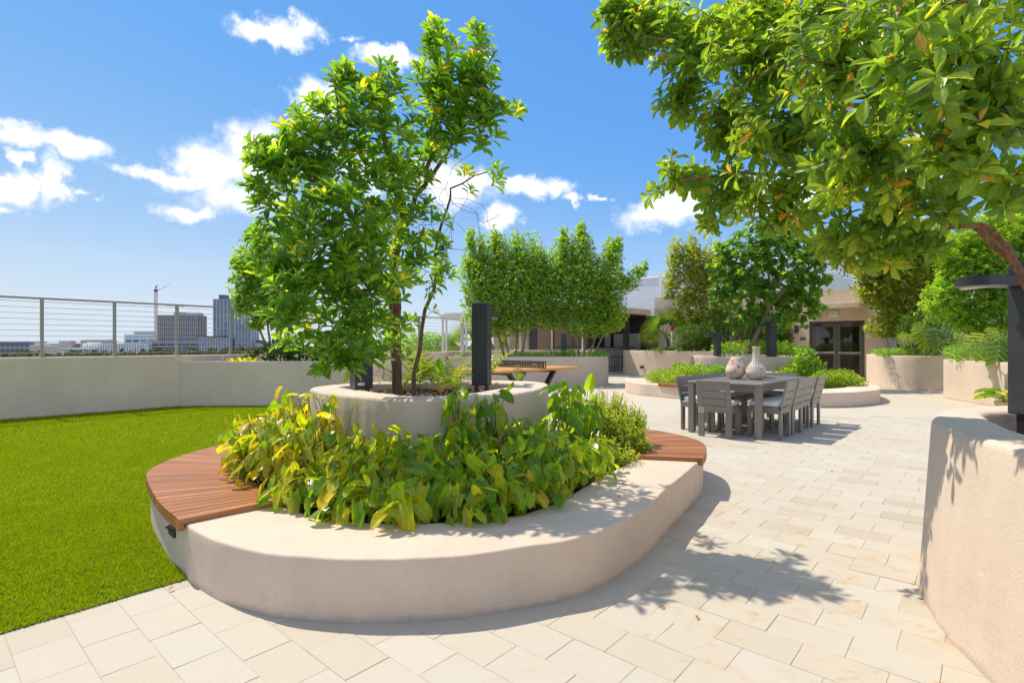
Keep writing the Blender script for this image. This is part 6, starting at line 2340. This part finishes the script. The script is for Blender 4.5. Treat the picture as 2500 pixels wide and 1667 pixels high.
def palm(label, px_, pyb, pyt, Yd, fans, r=.06):
    b0 = AT(px_, pyb, Yd)
    o = thing('fan_palm', label, 'palm', b0)
    top = AT(px_ - 8, pyt, Yd) - b0
    obj('trunk', MB().tube(wig([Vector((0, 0, -.1)), top * .5 + Vector((.04, 0, 0)), top], 3, .01), r, 10), 'bark_pale', o, local=True)
    for lx, ly, s, dx, dy, dz in fans:
        p = AT(lx, ly, Yd) - b0
        d = Vector((dx, dy, dz)).normalized()
        nrm = Vector((0, -1, .35)) if abs(dz) < .95 else Vector((0, -1, 0))
        Rm = frames(np.array([tuple(d)]), np.array([tuple(nrm)]))[0]
        lo = bpy.data.objects.new('palm_leaf', fan_me)
        COL.objects.link(lo)
        lo.parent = o
        lo.matrix_basis = Matrix.Translation(p) @ Matrix(Rm.tolist()).to_4x4() @ Matrix.Scale(s, 4)
        st_ = MB().tube([top, top * .4 + p * .6 + Vector((0, 0, .08)), p], [.012, .010, .008], 5)
        obj('leaf_stalk', st_, 'petiole', o, local=True)


palm('fan palm with stiff bright fronds in front of the shaded bar', 1632, 856, 815, 21.9, [(1610, 795, .80, -.6, -.3, .6), (1632, 790, .85, .3, -.3, .9), (1590, 825, .62, -.7, -.4, -.5), (1648, 775, .75, .5, .2, .9), (1618, 812, .70, -.2, -.9, -.2), (1655, 800, .6, .9, -.2, .2), (1602, 808, .66, -.9, -.1, .1)], .075)
palm('small bushy palm beyond the far railing, under the white canopy', 1135, 858, 835, 25.0, [(1125, 820, .75, -.6, -.3, .6), (1145, 815, .8, .4, -.3, .8), (1110, 838, .65, -.9, -.3, -.1), (1155, 835, .65, .9, -.3, .0), (1135, 830, .6, 0, -.9, .2)], .07)
palm('dark palm half hidden by the table tennis planter tree', 1205, 858, 835, 24.2, [(1195, 825, .7, -.6, -.3, .6), (1215, 822, .7, .4, -.3, .8), (1185, 838, .6, -.9, -.3, -.1), (1222, 838, .6, .9, -.3, .0)], .07)
# low cycad-like plant on the long planter
cy = AT(1478, 868, 17.6)
cyo = thing('cycad', 'low dark cycad at the right end of the long planter', 'plant', (cy.x, cy.y, .84))
for k in range(12):
    a = 2 * math.pi * k / 12
    rd = Vector((math.cos(a), math.sin(a), 0))
    mb = MB()
    pts = [rd * .26 * f + Vector((0, 0, .06 + .30 * f - .16 * f * f)) for f in np.linspace(0, 1, 7)]
    sd = Vector((-rd.y, rd.x, 0))
    for i in range(1, 7):
        for s in (-1, 1):
            w_ = .10 * math.sin(math.pi * (i + .3) / 7.5)
            mb.add([pts[i - 1], pts[i], pts[i] + sd * s * w_ + rd * .03, pts[i - 1] + sd * s * w_ * .8 + rd * .02], [(0, 1, 2, 3)])
    obj('frond', mb, 'leaf_deep', cyo, local=True)

# yellow-green bromeliad-like tufts on the grey planter
for k, (px_, Yd, lab) in enumerate(((570, 11.35, 'small yellow-green tuft at the start of the grey planter'), (590, 11.3, 'yellow-green tuft, second along the grey planter'), (615, 11.3, 'larger yellow-green tuft beside the broad dark leaves'))):
    q = AT(px_, 880, Yd)
    o = thing('tuft', lab, 'plant', (q.x, q.y, .85), 0, 'yellow-green tufts on the grey planter')
    for i in range(9):
        a = i * 2.4
        place_leaf(o, philo_meshes['leaf_gold'][i % 5], Vector((math.cos(a) * .05, math.sin(a) * .05, .02)), Vector((math.cos(a) * .6, math.sin(a) * .6, 1.0)), Vector((-math.cos(a), -math.sin(a), .5)), random.uniform(.13, .2), .7)

# reddish berry sprays hanging in the big tree
for k, (px_, py_, Yd) in enumerate(((2045, 600, 2.9), (2062, 625, 2.9), (2130, 628, 2.85), (2100, 650, 2.85))):
    q = AT(px_, py_, Yd)
    o = thing('berry_spray', ['dull red berry spray hanging by the gap left of the air duct', 'red berry spray just above the air duct', 'longer red berry spray over the olive-green tree', 'lowest red berry spray below the overhanging crown'][k], 'berries', q, 0, 'berry sprays in the overhanging tree')
    mb = MB()
    for i in range(26):
        c = Vector((random.gauss(0, .018), random.gauss(0, .018), -random.uniform(0, .11)))
        s = .0055
        mb.add([c + Vector((s, 0, 0)), c + Vector((0, s, 0)), c - Vector((s, 0, 0)), c - Vector((0, s, 0)), c + Vector((0, 0, s)), c - Vector((0, 0, s))], [(0, 1, 4), (1, 2, 4), (2, 3, 4), (3, 0, 4), (1, 0, 5), (2, 1, 5), (3, 2, 5), (0, 3, 5)])
    mb.tube([(0, 0, .05), (0, 0, -.10)], .002, 4)
    obj('berries', mb, 'berries', o, local=True)

# fallen leaves
TPLF = leaf_tpl(3, 1, 'elliptic', .5, .3)
fl_me = np_mesh('fallen_leaf', TPLF[0] * np.array([1, .42, 1]), TPLF[1], None, TPLF[2])
fl_me.materials.append(MATS['leaf_dry'])
for px_, py_, zz, lab in ((1610, 1485, 0, 'ochre fallen leaf on the paving left of the tree shadow'), (1668, 1252, 0, 'dry leaf lying against the foot of the seat wall'), (2034, 1152, 0, 'curled dry leaf on the open paving beyond the seat'), (1567, 1113, HB, 'orange leaf on the seat wall at the end of the right timber seat'),
                      (1662, 1123, HB, 'pale dry leaf on the seat wall below the right slats'), (1700, 1505, 0, 'small dry leaf at the rim of the tree shadow'), (2260, 1330, 0, 'dry leaf by the foot of the smooth planter'), (1518, 1211, HB, 'small brown leaf on the sunny seat wall'), (668, 1213, HB + .036, 'yellow leaf on the front slats of the left seat'), (425, 1435, 0.01, 'brown leaf at the corner of the lawn')):
    x, y = G(px_, py_, zz)
    o = bpy.data.objects.new('fallen_leaf', fl_me)
    COL.objects.link(o)
    o.location = (x, y, zz + .006)
    o.rotation_euler = (random.uniform(-.2, .2), random.uniform(-.1, .3), random.uniform(0, 6.28))
    s = random.uniform(.024, .038)
    o.scale = (s, s, s)
    tag(o, lab, 'leaf', 'fallen leaves')

# far tree belt below the parapet
n = 60000
x = rng.uniform(-330, 120, n)
yy = rng.uniform(260, 760, n)
hump = 7.0 + np.clip((yy - 300) / 90, 0, 4.2) + 2.4 * np.sin(x * .11 + np.sin(yy * .05) * 2) * np.sin(yy * .07 + x * .031) + 2.0 * np.sin(x * .37 + yy * .21)
hump += np.where((x < -225) & (yy < 420), 1.5, 0)
P = np.column_stack([x, yy, GZ + np.clip(hump, 1, 13) * rng.uniform(.55, 1.0, n)])
D = rng.normal(0, 1, (n, 3))
N = rng.normal(0, 1, (n, 3)) + np.array([0, -.3, 1.0])
Ls = rng.uniform(2.2, 4.2, n)
leaf_mass('far_treetops', P, D, N, Ls, Ls * .7, np.clip(.45 + .25 * np.sin(x * .2 + yy * .13) + rng.normal(0, .15, n), .01, .99), TPL_TINY, 'far_foliage', None, smooth=False)
